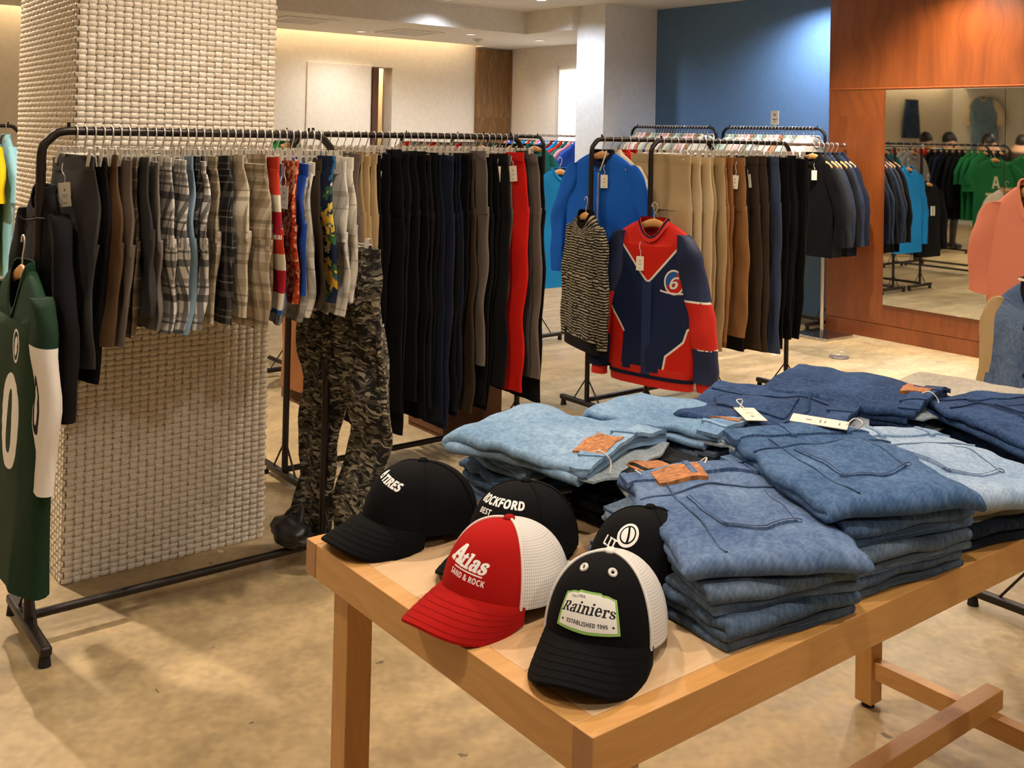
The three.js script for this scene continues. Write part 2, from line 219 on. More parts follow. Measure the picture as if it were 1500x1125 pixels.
{ // cove strip along the cream wall
  const g = thing('cove_light', 'warm light strip hidden in the ceiling cove above the cream wall', 'light', [1.5, 2.6, -9.47]);
  mesh('light_strip', box(10.6, 0.02, 0.03), new THREE.MeshStandardMaterial({ color: 0xffffff, emissive: 0xffd6a0, emissiveIntensity: 5 }), g);
  const a = new THREE.RectAreaLight(0xffd6a0, 60, 10.6, 0.05); a.name = 'cove_glow'; a.position.set(0, -0.012, -0.01); a.rotation.x = -Math.PI / 2 ; g.add(a);
  const w = thing('added_wall_glow', 'added glowing panel standing in for the brightly lit wall behind the white column', 'light', [7.45, 1.2, -8.47]);  // added glowing panel, stands in for a brightly lit stretch of this wall
  mesh('panel_back', box(0.02, 1.9, 0.5, 0, 0, 0), std(0xe8e8e8, 0.5), w); mesh('glow_panel', box(0.006, 1.86, 0.46, -0.012, 0, 0), new THREE.MeshStandardMaterial({ color: 0xffffff, emissive: 0xfff8ee, emissiveIntensity: 1.6 }), w); mesh('trim', box(0.03, 1.95, 0.02, -0.01, 0, -0.27), std(0xcfcac0, 0.5), w);
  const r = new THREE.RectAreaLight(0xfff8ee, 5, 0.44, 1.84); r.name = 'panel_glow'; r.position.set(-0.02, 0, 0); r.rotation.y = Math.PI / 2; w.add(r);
  const p = thing('recess_lamp', 'small lamp lighting the fitting room behind the narrow doorway', 'light', [5.85, 2.42, -10.25]);
  mesh('bulb', new THREE.SphereGeometry(0.05, 16, 10), new THREE.MeshStandardMaterial({ color: 0xffffff, emissive: 0xffd9a0, emissiveIntensity: 6 }), p);
  const b = new THREE.PointLight(0xffd9a0, 7, 0, 2); b.name = 'recess_glow'; b.castShadow = true; p.add(b); mesh('stem', bar([0, 0.04, 0], [0, 0.08, 0], 0.012), STEEL, p);
}
{ // vents on the lowered ceiling
  for (const [x, z, lab] of [[5.472, -8.695, 'square white air vent in the lowered ceiling near the downlights'], [4.2, -8.5, 'square white ceiling hatch beside the woven pillar']]) {
    const v = thing('ceiling_vent', lab, 'vent', [x, SOFFIT, z]);
    mesh('frame', merge([box(0.5, 0.012, 0.04, 0, -0.006, 0.23), box(0.5, 0.012, 0.04, 0, -0.006, -0.23), box(0.04, 0.012, 0.42, 0.23, -0.006, 0), box(0.04, 0.012, 0.42, -0.23, -0.006, 0)]), std(0xe4e2dc, 0.5), v);
    for (let k = 0; k < 6; k++) mesh('slat', box(0.42, 0.004, 0.05, 0, -0.006, -0.18 + k * 0.07).rotateX(0), std(0xc9c7c1, 0.5), v);
  }
  const s = thing('smoke_detector', 'small round detector on the lowered ceiling', 'detector', [6.35, SOFFIT, -8.75]); mesh('base', new THREE.CylinderGeometry(0.05, 0.055, 0.02, 20).translate(0, -0.01, 0), std(0xe0ddd6, 0.5), s); mesh('dome', new THREE.SphereGeometry(0.035, 16, 8).scale(1, 0.5, 1).translate(0, -0.02, 0), std(0xd0cdc6, 0.5), s);
  const f = thing('floor_outlet', 'round metal floor outlet cover on the bright floor by the mirror wall', 'floor cover', [5.887, 0, -4.022]); mesh('cover', new THREE.CylinderGeometry(0.06, 0.062, 0.008, 28).translate(0, 0.004, 0), std(0xcfcfcf, 0.25, { metalness: 0.8 }), f); mesh('ring', new THREE.TorusGeometry(0.06, 0.004, 8, 28).rotateX(Math.PI / 2).translate(0, 0.006, 0), std(0xa8a8a8, 0.3, { metalness: 0.9 }), f);
}
// woven pillar
{
  const X0 = 0.908, X1 = 1.568, Z0 = -4.09, Z1 = -3.368, g = new THREE.Group(); g.name = 'pillar'; scene.add(g); tag(g, 'square pillar clad in glossy cream basket weave', 'pillar', null, 'structure');
  mesh('core', span(X0 + 0.007, X1 - 0.004, 0, CEIL, Z0 + 0.004, Z1 - 0.007), std(0xd9cebb, 0.6), g);
  const MW = [0xded4c2, 0xd6cab6, 0xe4dccc].map((c) => std(c, 0.38)), px = 0.0275, py = 0.0178;
  const strap = (w, l) => { const P2 = [], U = [], I = []; const nu = 4, nv = 6; for (let j = 0; j <= nv; j++) for (let i = 0; i <= nu; i++) { const t = (i / nu) * 2 - 1, s = (j / nv) * 2 - 1; P2.push((t * w) / 2, (s * l) / 2, 0.0085 * Math.cos(s * 1.5) - 0.0022 * Math.pow(Math.abs(t), 4) - 0.0004); U.push(i / nu, j / nv); } for (let j = 0; j < nv; j++) for (let i = 0; i < nu; i++) { const a = j * (nu + 1) + i, b = a + nu + 1; I.push(a, a + 1, b, a + 1, b + 1, b); } const q = new THREE.BufferGeometry(); q.setAttribute('position', new THREE.Float32BufferAttribute(P2, 3)); q.setAttribute('uv', new THREE.Float32BufferAttribute(U, 2)); q.setIndex(I); q.computeVertexNormals(); return q; };
  const gv = strap(0.0215, 0.0305), gh = strap(0.0148, 0.0375).rotateZ(Math.PI / 2);
  const inst = [[], []]; let named = 0; const r2 = rng(88);
  const q0 = new THREE.Quaternion(), qL = new THREE.Quaternion().setFromAxisAngle(new THREE.Vector3(0, 1, 0), -Math.PI / 2), one = new THREE.Vector3(1, 1, 1);
  for (const face of [0, 1]) {
    const n = face ? Math.round((Z1 - Z0) / px) : Math.round((X1 - X0) / px), ny = Math.floor(CEIL / py), st = face ? (Z1 - Z0) / n : (X1 - X0) / n;
    for (let j = 0; j < ny; j++) for (let i = 0; i < n; i++) {
      const y = (j + 0.5) * py, a = (i + 0.5) * st, k = (i + j) % 2, jit = (r2() - 0.5) * 0.0012;
      const pos = face ? new THREE.Vector3(X0 - 0.001 + jit * 0.5, y + jit, Z0 + a) : new THREE.Vector3(X0 + a, y + jit, Z1 + 0.001 + jit * 0.5);
      if (!face && y > 1.5 && named < 300) { const m = mesh(numbered('weave_block'), k ? gv : gh, MW[Math.floor(r2() * 3)], g); m.position.copy(pos); named++; continue; }
      inst[k].push(new THREE.Matrix4().compose(pos, face ? qL : q0, one));
    }
  }
  inst.forEach((list, k) => { const m = new THREE.InstancedMesh(k ? gv : gh, MW[0], list.length); list.forEach((t, i) => m.setMatrixAt(i, t)); m.name = numbered('weave_blocks'); m.userData.kind = 'stuff'; m.castShadow = m.receiveShadow = true; g.add(m); });
}

// ---------------------------------------------------------------- clothes racks
const RAIL = 1.4;
function rack(label, x, z, len, turn, o = {}) {
  const H = o.h || RAIL, r = o.r || 0.0125, mat = o.mat || RACK, g = thing('clothes_rack', label, 'rack', [x, 0, z], turn), h = len / 2, c = 0.07;
  mesh('rail', tube([[-h, H - c - 0.02, 0], [-h, H - c, 0], [-h + 0.006, H - c * 0.55, 0], [-h + 0.022, H - 0.022, 0], [-h + c * 0.55, H - 0.006, 0], [-h + c, H, 0], [-h + c + 0.02, H, 0], [h - c - 0.02, H, 0], [h - c, H, 0], [h - c * 0.55, H - 0.006, 0], [h - 0.022, H - 0.022, 0], [h - 0.006, H - c * 0.55, 0], [h, H - c, 0], [h, H - c - 0.02, 0]], r, 60, 10), mat, g);
  for (const s of [-1, 1]) {
    mesh('upright', bar([s * h, 0.05, 0], [s * h, H - c - 0.015, 0], r * 1.05, 10), mat, g);
    const f = mesh('foot', box(0.03, 0.026, 0.4, s * h, 0.042, 0, 0.008), mat, g);
    for (const q of [-1, 1]) { mesh('foot_pad', new THREE.CylinderGeometry(0.013, 0.017, 0.03, 12).translate(s * h, 0.015, q * 0.18), RUBBER, f); mesh('brace', bar([s * h, 0.17, q * 0.008], [s * h, 0.05, q * 0.1], 0.004, 6), mat, g); }
    mesh('end_stud', new THREE.CylinderGeometry(0.005, 0.005, 0.016, 8).translate(s * (h - c), H + r + 0.004, 0), mat, g);
  }
  mesh('lower_rail', bar([-h, 0.062, 0], [h, 0.062, 0], r, 10), mat, g);
  return g;
}
// hangers (their own things), built once and cloned
function hookGeo(drop, r = 0.0024) { return tube([[0, -0.004, -0.0165], [0, 0.006, -0.0155], [0, 0.0145, -0.007], [0, 0.0155, 0.002], [0, 0.011, 0.012], [0, -0.002, 0.0165], [0, -0.02, 0.013], [0, -0.033, 0.004], [0, -0.045, 0], [0, -drop, 0]], r, 22, 5); }
const HANGERS = {};
function makeClip() { const g = new THREE.Group(); mesh('hook', hookGeo(0.064), STEEL, g); mesh('bar', bar([0, -0.066, -0.17], [0, -0.066, 0.17], 0.0024, 6), STEEL, g); for (const s of [-1, 1]) mesh('clip', merge([-1, 1].map((q) => box(0.004, 0.05, 0.022, 0, 0, 0, 0.0015).rotateZ(q * 0.14).translate(q * 0.0075, -0.07, s * 0.15)).concat([box(0.012, 0.006, 0.02, 0, -0.066, s * 0.15)])), STEEL, g); return g; }
const BEECH = new THREE.MeshStandardMaterial({ color: 0xc79356, roughness: 0.5 }), DARKH = std(0x2a2320, 0.5), PLAST = std(0xe5e1d8, 0.35);
function makeWood(mat) {
  const g = new THREE.Group(); mesh('hook', hookGeo(0.075), STEEL, g);
  const rings = []; for (let i = 0; i <= 20; i++) { const t = (i / 20) * 2 - 1, a = Math.abs(t), y = -0.082 - 0.075 * Math.pow(a, 1.5) - 0.0, hh = lerp(0.021, 0.011, a), th = 0.0085 - 0.002 * a, bow = -0.02 * a * a; const r = []; for (let k = 0; k < 8; k++) { const q = (k / 8) * Math.PI * 2; r.push([Math.cos(q) * th + bow * 0.5, y + Math.sin(q) * hh, t * 0.175]); } rings.push(r); }
  mesh('arm', loft(rings), mat, g); return g;
}
HANGERS.clip = makeClip(); HANGERS.wood = makeWood(BEECH); HANGERS.dark = makeWood(DARKH); HANGERS.plastic = makeWood(PLAST);
function hanger(kind, pos, turn, label, group) { const h = HANGERS[kind].clone(); h.name = numbered(kind === 'clip' ? 'clip_hanger' : 'coat_hanger'); h.position.set(...pos); h.rotation.y = turn; scene.add(h); return tag(h, label, 'hanger', group); }

// ---------------------------------------------------------------- garments
function ringAt(n, W, T, y, cx, cz, f) { const r = []; for (let k = 0; k < n; k++) { const a = (k / n) * Math.PI * 2, x = sp(Math.sin(a), 0.8) * T / 2, z = sp(Math.cos(a), 0.75) * W / 2, d = f ? f(x, z, y) : [0, 0, 0]; r.push([cx + x + d[0], y + d[1], cz + z + d[2]]); } return r; }
const geoCache = new Map();
function pantsGeo({ len, W, hem, seed, th = 0.03, lo = false, crumple = 1, nest }) {
  const key = [len, W, hem, seed, th, lo, crumple, nest].join(), ns = nest ?? seed, own = nest === undefined ? 1 : 0.3; if (geoCache.has(key)) return geoCache.get(key);
  const n = lo ? 14 : 22, rise = Math.min(0.27, len * 0.52), A = 0.014 * crumple;
  const fold = (k) => (x, z, y) => { const d = sm(0, 0.12, -y), e = k ? sm(rise, rise + 0.2, -y) : 0, zz = z + (k ? Math.sign(k) * W * 0.26 : 0); return [d * (A * noise(zz * 11, y * 3.5, ns) + A * 0.8 * noise(zz * 26, y * 8, ns * 1.3 + 3) + A * 0.35 * noise(zz * 20, y * 6, seed) + A * e * 1.2 * noise(k * 0.7, y * 4, ns)), 0, d * (0.014 * crumple * noise(y * 5, seed, 0) + 0.016 * crumple * e * noise(y * 5, seed, k))]; };
  const out = { hip: [], legs: [] };
  const hipW = (y) => lerp(W, W * 1.1, sm(0, rise, -y));
  const rows = (y0, y1, m, f) => { const o = []; for (let i = 0; i <= m; i++) o.push(f(lerp(y0, y1, i / m))); return o; };
  out.waistband = loft(rows(0, -0.04, 2, (y) => ringAt(n, W + 0.006, th * 0.8, y, 0, 0)));
  out.hip = loft(rows(-0.036, -rise, lo ? 5 : 9, (y) => ringAt(n, hipW(y), lerp(th * 0.7, th, sm(0, 0.2, -y)), y, 0, 0, fold(0))));
  for (const s of [-1, 1]) { const dr = noise(ns * 0.9, s * 1.5, 2) * 0.03, W0 = hipW(-rise) / 2; out.legs.push(loft(rows(-rise + 0.03, -len + noise(seed, s * 3, 9) * 0.02, lo ? 8 : 20, (y) => { const t = clamp((-y - rise) / (len - rise), 0, 1), w = lerp(W0 * 1.02, hem, sm(0, 0.8, t)); return ringAt(n, w, lerp(th * 1.0, th * 0.8, t), y, dr * t + s * 0.003, s * (W0 - w / 2 - 0.012 * t), fold(s * 2)); }))); }
  geoCache.set(key, out); return out;
}
function priceTag(parent, x, y, z, turn, drop = 0.07, tilt = 0) {
  const t = mesh('price_tag', box(0.0016, 0.068, 0.036), CARD, parent, 'small cream card price tag'); t.position.set(x, y - drop - 0.034, z); t.rotation.set(tilt, turn, 0, 'YXZ');
  const s = mesh('string', tube([[0, 0.028, 0], [0.002, 0.05, 0.003], [0, drop * 0.7 + 0.03, -0.004], [0, drop + 0.036, 0]], 0.0011, 8, 4), STRING, t); return t;
}
const hangLabels = { clip: 'steel clip hanger', wood: 'beech wood coat hanger', dark: 'dark wood coat hanger', plastic: 'white plastic coat hanger' };
// trousers or shorts clipped at the waist; rail point (x, z), turn = rack turn
function pants(name, label, group, mat, { x, z, y = RAIL, turn = 0, len = 1, W = 0.4, hem = 0.2, seed = 1, th = 0.03, tagged = 0, wob = 0, off = 0, lo = false, crumple = 1, hang = true, hlabel, hgroup, band, nest, jig = 0 }) {
  const g = thing(name, label, name.includes('shorts') ? 'shorts' : 'trousers', [x, y - 0.076, z], turn + wob, group), q = pantsGeo({ len, W, hem, seed, th, lo, crumple, nest });
  mesh('waistband', q.waistband, band || mat, g); mesh('hip', q.hip, mat, g); q.legs.forEach((l) => mesh('leg', l, mat, g));
  if (tagged) priceTag(g, -th * 0.6 - 0.014, -0.02, W * (tagged === 2 ? 0.1 : 0.42), 0.5 + 0.3 * Math.sin(seed), 0.05 + 0.02 * Math.sin(seed * 3), 0.1 * Math.sin(seed * 5));
  if (jig) { g.position.y += (R() - 0.35) * 0.022 * jig; g.rotation.x = (R() - 0.5) * 0.09 * jig; }
  if (off) g.translateZ(off);
  if (hang) { const h = hanger('clip', [x, y, z], turn + wob, hlabel, hgroup); if (off) h.translateZ(off * 0); }
  return g;
}
function topGeo({ len, W, th, sleeve, seed, lo = false, sw = 1, flare = 0.05, dip = 0.07 }) {
  const key = 'T' + [len, W, th, sleeve, seed, lo, sw, flare, dip].join(); if (geoCache.has(key)) return geoCache.get(key);
  const n = lo ? 14 : 26, out = {}; const sh = W * 0.46;
  const fold = (x, z, y) => { const d = sm(0.1, 0.35, -y); return [d * (0.018 * noise(z * 9, y * 2.2, seed) + 0.009 * noise(z * 22, y * 4, seed + 2)), 0, d * 0.012 * noise(y * 5, seed, 3)]; };
  const rows = [];
  const neck = (t, ye, w) => (x, z) => { if (x >= 0) return [0, 0, 0]; const c = Math.max(0, 1 - (z / w) ** 2); return [0, (-(dip + 0.03 * t) - ye) * c, 0]; };
  for (let i = 0; i <= 6; i++) { const t = i / 6, ye = -0.085 * Math.pow(t, 1.3), w = lerp(0.075, sh, t); rows.push(ringAt(n, 2 * w, lerp(0.05, th * 0.8, t), ye, 0, 0, neck(t, ye, w))); }
  const m = lo ? 7 : 18; for (let i = 1; i <= m; i++) { const t = i / m; rows.push(ringAt(n, lerp(2 * sh, W, sm(0, 0.25, t)), lerp(th * 0.85, th * 1.15, t), lerp(-0.085, -len, t), 0, 0, fold)); }
  out.body = loft(rows, 2);
  out.sleeves = [-1, 1].map((s) => { const r = [], k = lo ? 6 : 16; for (let i = 0; i <= k; i++) { const t = Math.pow(i / k, 1.5), y = lerp(-0.056, -0.09 - sleeve, t), w0 = lerp(0.12, sleeve > 0.4 ? 0.085 : 0.15, sm(0, 1, t)) * sw, rnd = Math.sqrt(Math.min(1, t / 0.14)), outer = sh + lerp(-0.025, flare + 0.02, sm(0, 0.6, t)) + w0 / 2, inn = outer - w0, o2 = lerp(sh - 0.03, outer, rnd), i2 = lerp(sh - 0.07, inn, sm(0, 0.3, t)), w = o2 - i2, c = s * (o2 + i2) / 2; r.push(ringAt(Math.max(12, n - 8), w, lerp(0.055, 0.045, t), y, 0.004 * s, c, (x, z, yy) => [0.014 * noise(z * 14, yy * 7, seed + s * 5) * sm(0, 0.2, t), 0, 0.014 * noise(yy * 9, seed, s)])); } return loft(r); });
  out.collar = loft([[0.016, 0.132, 0.046], [0.02, 0.14, 0.05], [0.012, 0.152, 0.054], [-0.004, 0.16, 0.06]].map(([y, w, t]) => ringAt(24, w, t, y, 0, 0, neck(0, 0, w / 2))), false);
  geoCache.set(key, out); return out;
}
function top(name, label, category, group, mat, { x, z, y = RAIL, turn = 0, len = 0.7, W = 0.5, th = 0.05, sleeve = 0.55, seed = 1, wob = 0, tagged = 0, lo = false, kind = 'wood', sleeveMat, collarMat, hlabel, hgroup, hang = true, sw = 1, flare = 0.05, dip = 0.07 }) {
  const g = thing(name, label, category, [x, y - 0.072, z], turn + wob, group), q = topGeo({ len, W, th, sleeve, seed, lo, sw, flare, dip });
  mesh('body', q.body, mat, g); q.sleeves.forEach((s) => mesh('sleeve', s, sleeveMat || mat, g)); mesh('collar', q.collar, collarMat || mat, g);
  if (tagged) priceTag(g, -th * 0.6 - 0.012, -0.06, 0.05, 0.6, 0.05);
  if (hang) hanger(kind, [x, y, z], turn + wob, hlabel, hgroup);
  return g;
}
function planarUV(g, W, len) { const p = g.attributes.position, u = g.attributes.uv; for (let i = 0; i < p.count; i++) u.setXY(i, p.getZ(i) / W + 0.5, 1 + p.getY(i) / len); return g; }
// ---- rack before the pillar: shorts
const beside = (L, i) => { const n = [L[i + 1], L[i - 1]].find((q) => q && q[0] !== L[i][0]); return n ? ` beside the ${n[0]} pair` : ''; };
const NEXT = { 8: 'beside the mid grey pair', 9: 'beside the steel blue pair', 11: 'beside the steel blue pair', 12: 'between two black plaid pairs', 13: 'with a card tag', 14: 'between two black plaid pairs', 15: 'beside the cream plaid pair', 16: 'beside a black plaid pair', 17: 'beside the cream plaid pair', 18: 'between tan and cream plaid pairs', 19: 'beside the colour banded pair', 25: 'beside the bright blue pair', 26: 'beside the dark umber pair', 29: 'beside the tropical flower pair' };
const rk1 = rack('dark brown steel rack of shorts standing before the woven pillar', 1.19, -3.07, 0.9, 0);
{
  const G = 'shorts on the rack before the pillar', HL = 'steel clip hanger holding shorts on the rack before the pillar', HG = 'clip hangers of the shorts rack';
  const L = [
    ['charcoal cotton long shorts with a card tag', P.charcoal, 0.6, 2], ['black long shorts behind the charcoal pair', P.black3, 0.63, 0], ['dark brown shorts beside the taupe pair', P.brown, 0.55, 0], ['taupe twill shorts with long straight legs', P.taupe, 0.53, 0], ['slate grey shorts with a card tag', P.slate, 0.47, 1],
    ['brown plaid shorts', P.brownPlaid, 0.52], ['dark grey plain shorts', P.charcoal, 0.46], ['mid grey plain shorts', P.grey, 0.5], ['white and black plaid shorts', P.whiteBlack, 0.52], ['white and black plaid shorts', P.whiteBlack, 0.5],
    ['steel blue plain shorts', P.steelBlue, 0.53], ['black plaid shorts', P.blackPlaid, 0.52], ['white and black plaid shorts', P.whiteBlack, 0.5], ['black plaid shorts', P.blackPlaid, 0.52, 1], ['tan plaid shorts', P.tanPlaid, 0.5], ['black plaid shorts', P.blackPlaid, 0.51],
    ['cream plaid shorts', P.creamPlaid, 0.5, 0, 0.05], ['tan plaid shorts', P.tanPlaid, 0.5, 0, 0.09], ['tan plaid shorts', P.tanPlaid, 0.47, 0, 0.05], ['cream plaid shorts', P.creamPlaid, 0.5], ['white shorts with red, blue and green bands', P.flag, 0.48, 0, 0.08], ['navy plain shorts', P.navy, 0.46], ['blue and white seersucker shorts', P.seersucker, 0.5, 0, 0.05],
    ['orange red printed shorts with a card tag', P.orangePrint, 0.45, 1, 0.06], ['bright blue swim shorts', P.royal, 0.42, 0, 0.07], ['grey plaid shorts', P.greyPlaid, 0.51], ['white shorts with a wide grey check', P.whiteWindow, 0.5], ['dark umber shorts', P.umber, 0.47], ['navy shorts printed with large tropical flowers', P.floral, 0.48, 0, 0.055], ['grey plaid shorts', P.greyPlaid, 0.48], ['white shorts with a wide grey check', P.whiteWindow, 0.5, 0, 0.05], ['white shorts with a wide grey check', P.whiteWindow, 0.48, 0, 0.06],
  ];
  L.forEach(([lab, mat, len, tg, off], i) => pants('shorts', NEXT[i] ? `${lab} ${NEXT[i]} on the pillar rack` : lab + ' on the rack before the pillar', G, mat, { x: 0.83 + i * 0.0246, z: -3.07, len: len * 0.95, W: 0.37 + 0.04 * R(), hem: 0.21, seed: i + 1, nest: 3.3 + i * 0.16, th: 0.026, tagged: tg, wob: 0.08 * Math.sin(i * 0.8) + (R() - 0.5) * 0.06, off: off || (R() - 0.5) * 0.06, crumple: 1.25, jig: 1, hlabel: HL, hgroup: HG }));
}
// ---- second rack: trousers
rack('dark steel rack of long black trousers behind the shorts rack', 2.447, -3.81, 1.175, 0);
{
  const G = 'trousers on the long rack', HL = 'steel clip hanger holding long trousers on the rack behind the shorts', HG = 'clip hangers of the black trousers rack';
  const L = [['brown', P.rust, 0.95], ['brown', P.brown, 1.0], ['olive grey', P.taupe, 0.95], ['tan', P.khaki2, 0.9], ['sandy tan', P.tan, 0.98, 0], ['tan', P.khaki, 0.95, 1], ['black', P.black, 1.08, 0], ['black', P.black2, 1.1, 1], ['black', P.black, 1.02], ['black', P.black3, 1.1], ['black', P.black2, 0.98], ['black', P.black, 1.04, 0], ['black', P.black3, 1.0, 1], ['black', P.black, 1.03], ['navy', P.navy, 1.08], ['navy', P.navy2, 1.1], ['black', P.black2, 1.04, 0], ['navy', P.navy, 1.06, 1], ['black', P.black, 1.0], ['dark olive', P.umber, 1.05], ['grey corduroy', P.greyCord, 0.88, 2], ['black', P.black2, 1.02], ['black', P.black, 1.06, 1], ['black', P.black3, 0.98, 1], ['taupe', P.taupe, 0.9, 1], ['bright red', P.red, 1.0, 1, 0.05], ['black', P.black, 1.0, 0], ['charcoal', P.charcoal, 0.95, 1], ['grey corduroy', P.greyCord, 0.94, 0, 0.04], ['black', P.black2, 1.05]];
  L.forEach(([c, mat, len, tg, off], i) => pants('trousers', (tg ? 'tagged ' : '') + c + ' trousers' + beside(L, i) + ' on the long rack behind the shorts', G, mat, { x: 1.95 + i * 0.0352, z: -3.81, len: len * 1.04, W: 0.41 + 0.03 * R(), hem: 0.23 + 0.02 * R(), seed: 60 + i, nest: 7.2 + i * 0.13, th: 0.032, tagged: tg, wob: 0.06 * Math.sin(i * 0.6) + (R() - 0.5) * 0.05, off: off || (R() - 0.5) * 0.06, crumple: 0.8, jig: 1, hlabel: HL, hgroup: HG }));
}
// ---- racks near the middle of the floor
rack('dark steel rack holding jackets, with a striped cardigan on its end', 4.067, -3.95, 0.926, 0);
rack('dark steel rack of khaki and black trousers with the sports jacket on its end', 4.25, -3.62, 1.1, 0);
{
  const G = 'jackets on the middle rack', HL = 'beech wood coat hanger under jackets on the middle rack', HG = 'wood hangers of the jacket rack';
  const L = [['royal blue zip jacket with white striped collar', 'jacket', P.bright, 0.68, P.navy, 1], ['cream cotton jacket behind the royal blue jacket', 'jacket', P.cream, 0.7], ['red and cream striped rugby top', 'top', bandsTex([[0.4, 0xbf2a20], [0.28, 0xe2d9c4], [0.14, 0x23252f], [0.18, 0xbf2a20]], 0.5, 128), 0.7], ['red sweatshirt beside the rugby top', 'top', P.sweaterRed, 0.66], ['royal blue sweatshirt beside the teal sweatshirt', 'top', P.royal, 0.66], ['teal sweatshirt beside the royal blue sweatshirt', 'top', P.teal, 0.64], ['navy sweatshirt hidden behind khaki trousers', 'top', P.navy, 0.66], ['grey sweatshirt hidden behind khaki trousers', 'top', P.grey, 0.66]];
  L.forEach(([lab, cat, mat, len, col, tg], i) => { const g = top(cat === 'jacket' ? 'jacket' : 'sweatshirt', lab + ' on the middle rack', cat, G, mat, { x: 3.68 + i * 0.062, z: -3.95, len, W: 0.5, th: 0.05, seed: 200 + i, wob: i ? (R() - 0.5) * 0.12 : 0.12, collarMat: col, tagged: tg, hlabel: HL, hgroup: HG });
    if (!i) { for (const s of [-1, 1]) mesh('collar_stripe', tube([[-0.034, 0.014, s * 0.055], [-0.04, -0.03, s * 0.045], [-0.042, -0.09, s * 0.02]], 0.0035, 10, 6), P.white, g); mesh('zip', bar([-0.036, -0.1, 0.005], [-0.04, -0.62, 0.005], 0.004, 6), STEEL, g); } });
  const G2 = 'trousers on the khaki rack', H2 = 'steel clip hanger holding trousers on the khaki rack', HG2 = 'clip hangers of the khaki rack';
  const T = [['khaki', P.khaki, 1.0, 0], ['khaki', P.khaki3, 0.98, 0], ['pale khaki', P.khaki3, 0.96, 0], ['khaki', P.khaki2, 1.0, 2], ['light brown', P.khaki2, 0.98], ['tan corduroy', P.cordTan, 0.94, 1], ['rust brown corduroy', P.rust, 0.98, 1], ['tan corduroy', P.cordTan, 0.92, 1], ['black', P.black3, 1.02], ['dark umber', P.umber, 1.0, 1], ['dark umber', P.umber, 1.02], ['black', P.black2, 1.02, 0], ['slate blue', P.slate, 1.05, 0], ['navy', P.navy2, 1.04, 0], ['black', P.black, 1.02], ['black', P.black2, 0.98, 1], ['black', P.black, 1.0, 1], ['black', P.black, 0.98, 0], ['black', P.black2, 1.0, 1]];
  T.forEach(([c, mat, len, tg], i) => pants('trousers', (tg ? 'tagged ' : '') + c + ' trousers' + beside(T, i) + ' on the khaki rack', G2, mat, { x: 3.775 + i * 0.0525, z: -3.62, len: len * 0.98, W: 0.4 + 0.02 * R(), hem: 0.21, seed: 90 + i, nest: 11.4 + i * 0.14, th: 0.04, tagged: tg, wob: 0.05 * Math.sin(i * 0.7) + (R() - 0.5) * 0.05, off: (R() - 0.5) * 0.05, crumple: 0.8, jig: 0.7, hlabel: H2, hgroup: HG2 }));
}
// ---- silver rail with dark jackets
{
  const g = thing('rail_stand', 'slim silver rail stand carrying dark denim jackets by the wood wall', 'rack', [6.14, 0, -4.52]);
  mesh('rail', bar([-0.5, 1.385, 0], [0.5, 1.385, 0], 0.011, 10), CHROME, g); for (const s of [-1, 1]) mesh('end_ball', new THREE.SphereGeometry(0.018, 12, 8).translate(s * 0.5, 1.385, 0), CHROME, g);
  mesh('post', bar([0.29, 0.02, -0.02], [0.29, 1.385, -0.02], 0.014, 10), CHROME, g); mesh('base', new RoundedBoxGeometry(0.34, 0.02, 0.3, 2, 0.008).translate(0.29, 0.01, -0.02), CHROME, g);
  const C = [['black', P.black], ['charcoal', cloth(0x26282d)], ['dark indigo denim', D.indigo], ['black', P.black2], ['dark indigo denim', D.indigo], ['navy', P.navy]];
  C.forEach(([c, m], i) => top('jacket', c + ' jacket on the silver rail stand by the wood wall', 'jacket', 'dark jackets on the silver rail', m, { x: 6.26 + i * 0.056, z: -4.52, y: 1.385, len: 0.72, W: 0.36, th: 0.055, seed: 230 + i, wob: (R() - 0.5) * 0.1, tagged: i === 0 ? 1 : 0, hlabel: 'beech wood coat hanger on the silver rail stand', hgroup: 'hangers on the silver rail' }));
}
// ---- racks along the blue wall and the far walls
function fill(x, z, len, turn, y, n, list, name, place, group, o = {}) {
  for (let i = 0; i < n; i++) { const [c, m] = list[(i * (list.length === 7 ? 5 : 7) + (o.k || 0)) % list.length], s = -len / 2 + 0.1 + ((len - 0.2) * i) / (n - 1); top(name, `${c} ${name.replace('_', ' ')} ${place}`, o.cat || 'top', group, m, { x: x + s * Math.cos(turn), z: z - s * Math.sin(turn), y, turn, len: o.len || 0.66, W: 0.42, th: Math.min(0.05, (len / n) * 1.1), seed: 300 + (i % 5), lo: true, wob: (R() - 0.5) * 0.15, kind: o.kind || 'wood', sleeve: o.sleeve || 0.5, hlabel: `${hangLabels[o.kind || 'wood']} ${place}`, hgroup: 'hangers of ' + group }); }
}
const PASTEL = [['cream', P.cream], ['pink', cloth(0xdba595)], ['pale green', cloth(0xa9b8a0)], ['white', P.white], ['grey', cloth(0x8d8a84)], ['rust', cloth(0xb5704a)], ['beige', cloth(0xc9b595)], ['sage', cloth(0x7f8d78)], ['pale pink', cloth(0xe6c6b8)]];
rack('black rack of pastel tops along the blue wall beside the white column', 6.7, -6.3, 1.0, Math.PI / 2, { h: 1.505 }); rack('black rack of pastel tops along the blue wall beside the wood wall', 6.7, -5.23, 1.0, Math.PI / 2, { h: 1.505 });
fill(6.7, -6.3, 1.0, Math.PI / 2, 1.505, 26, PASTEL, 'knit_top', 'on the blue wall rack beside the column', 'pastel tops beside the column', { kind: 'plastic' }); fill(6.7, -5.23, 1.0, Math.PI / 2, 1.505, 26, PASTEL, 'knit_top', 'on the blue wall rack beside the wood wall', 'pastel tops beside the wood wall', { kind: 'plastic', k: 3 });
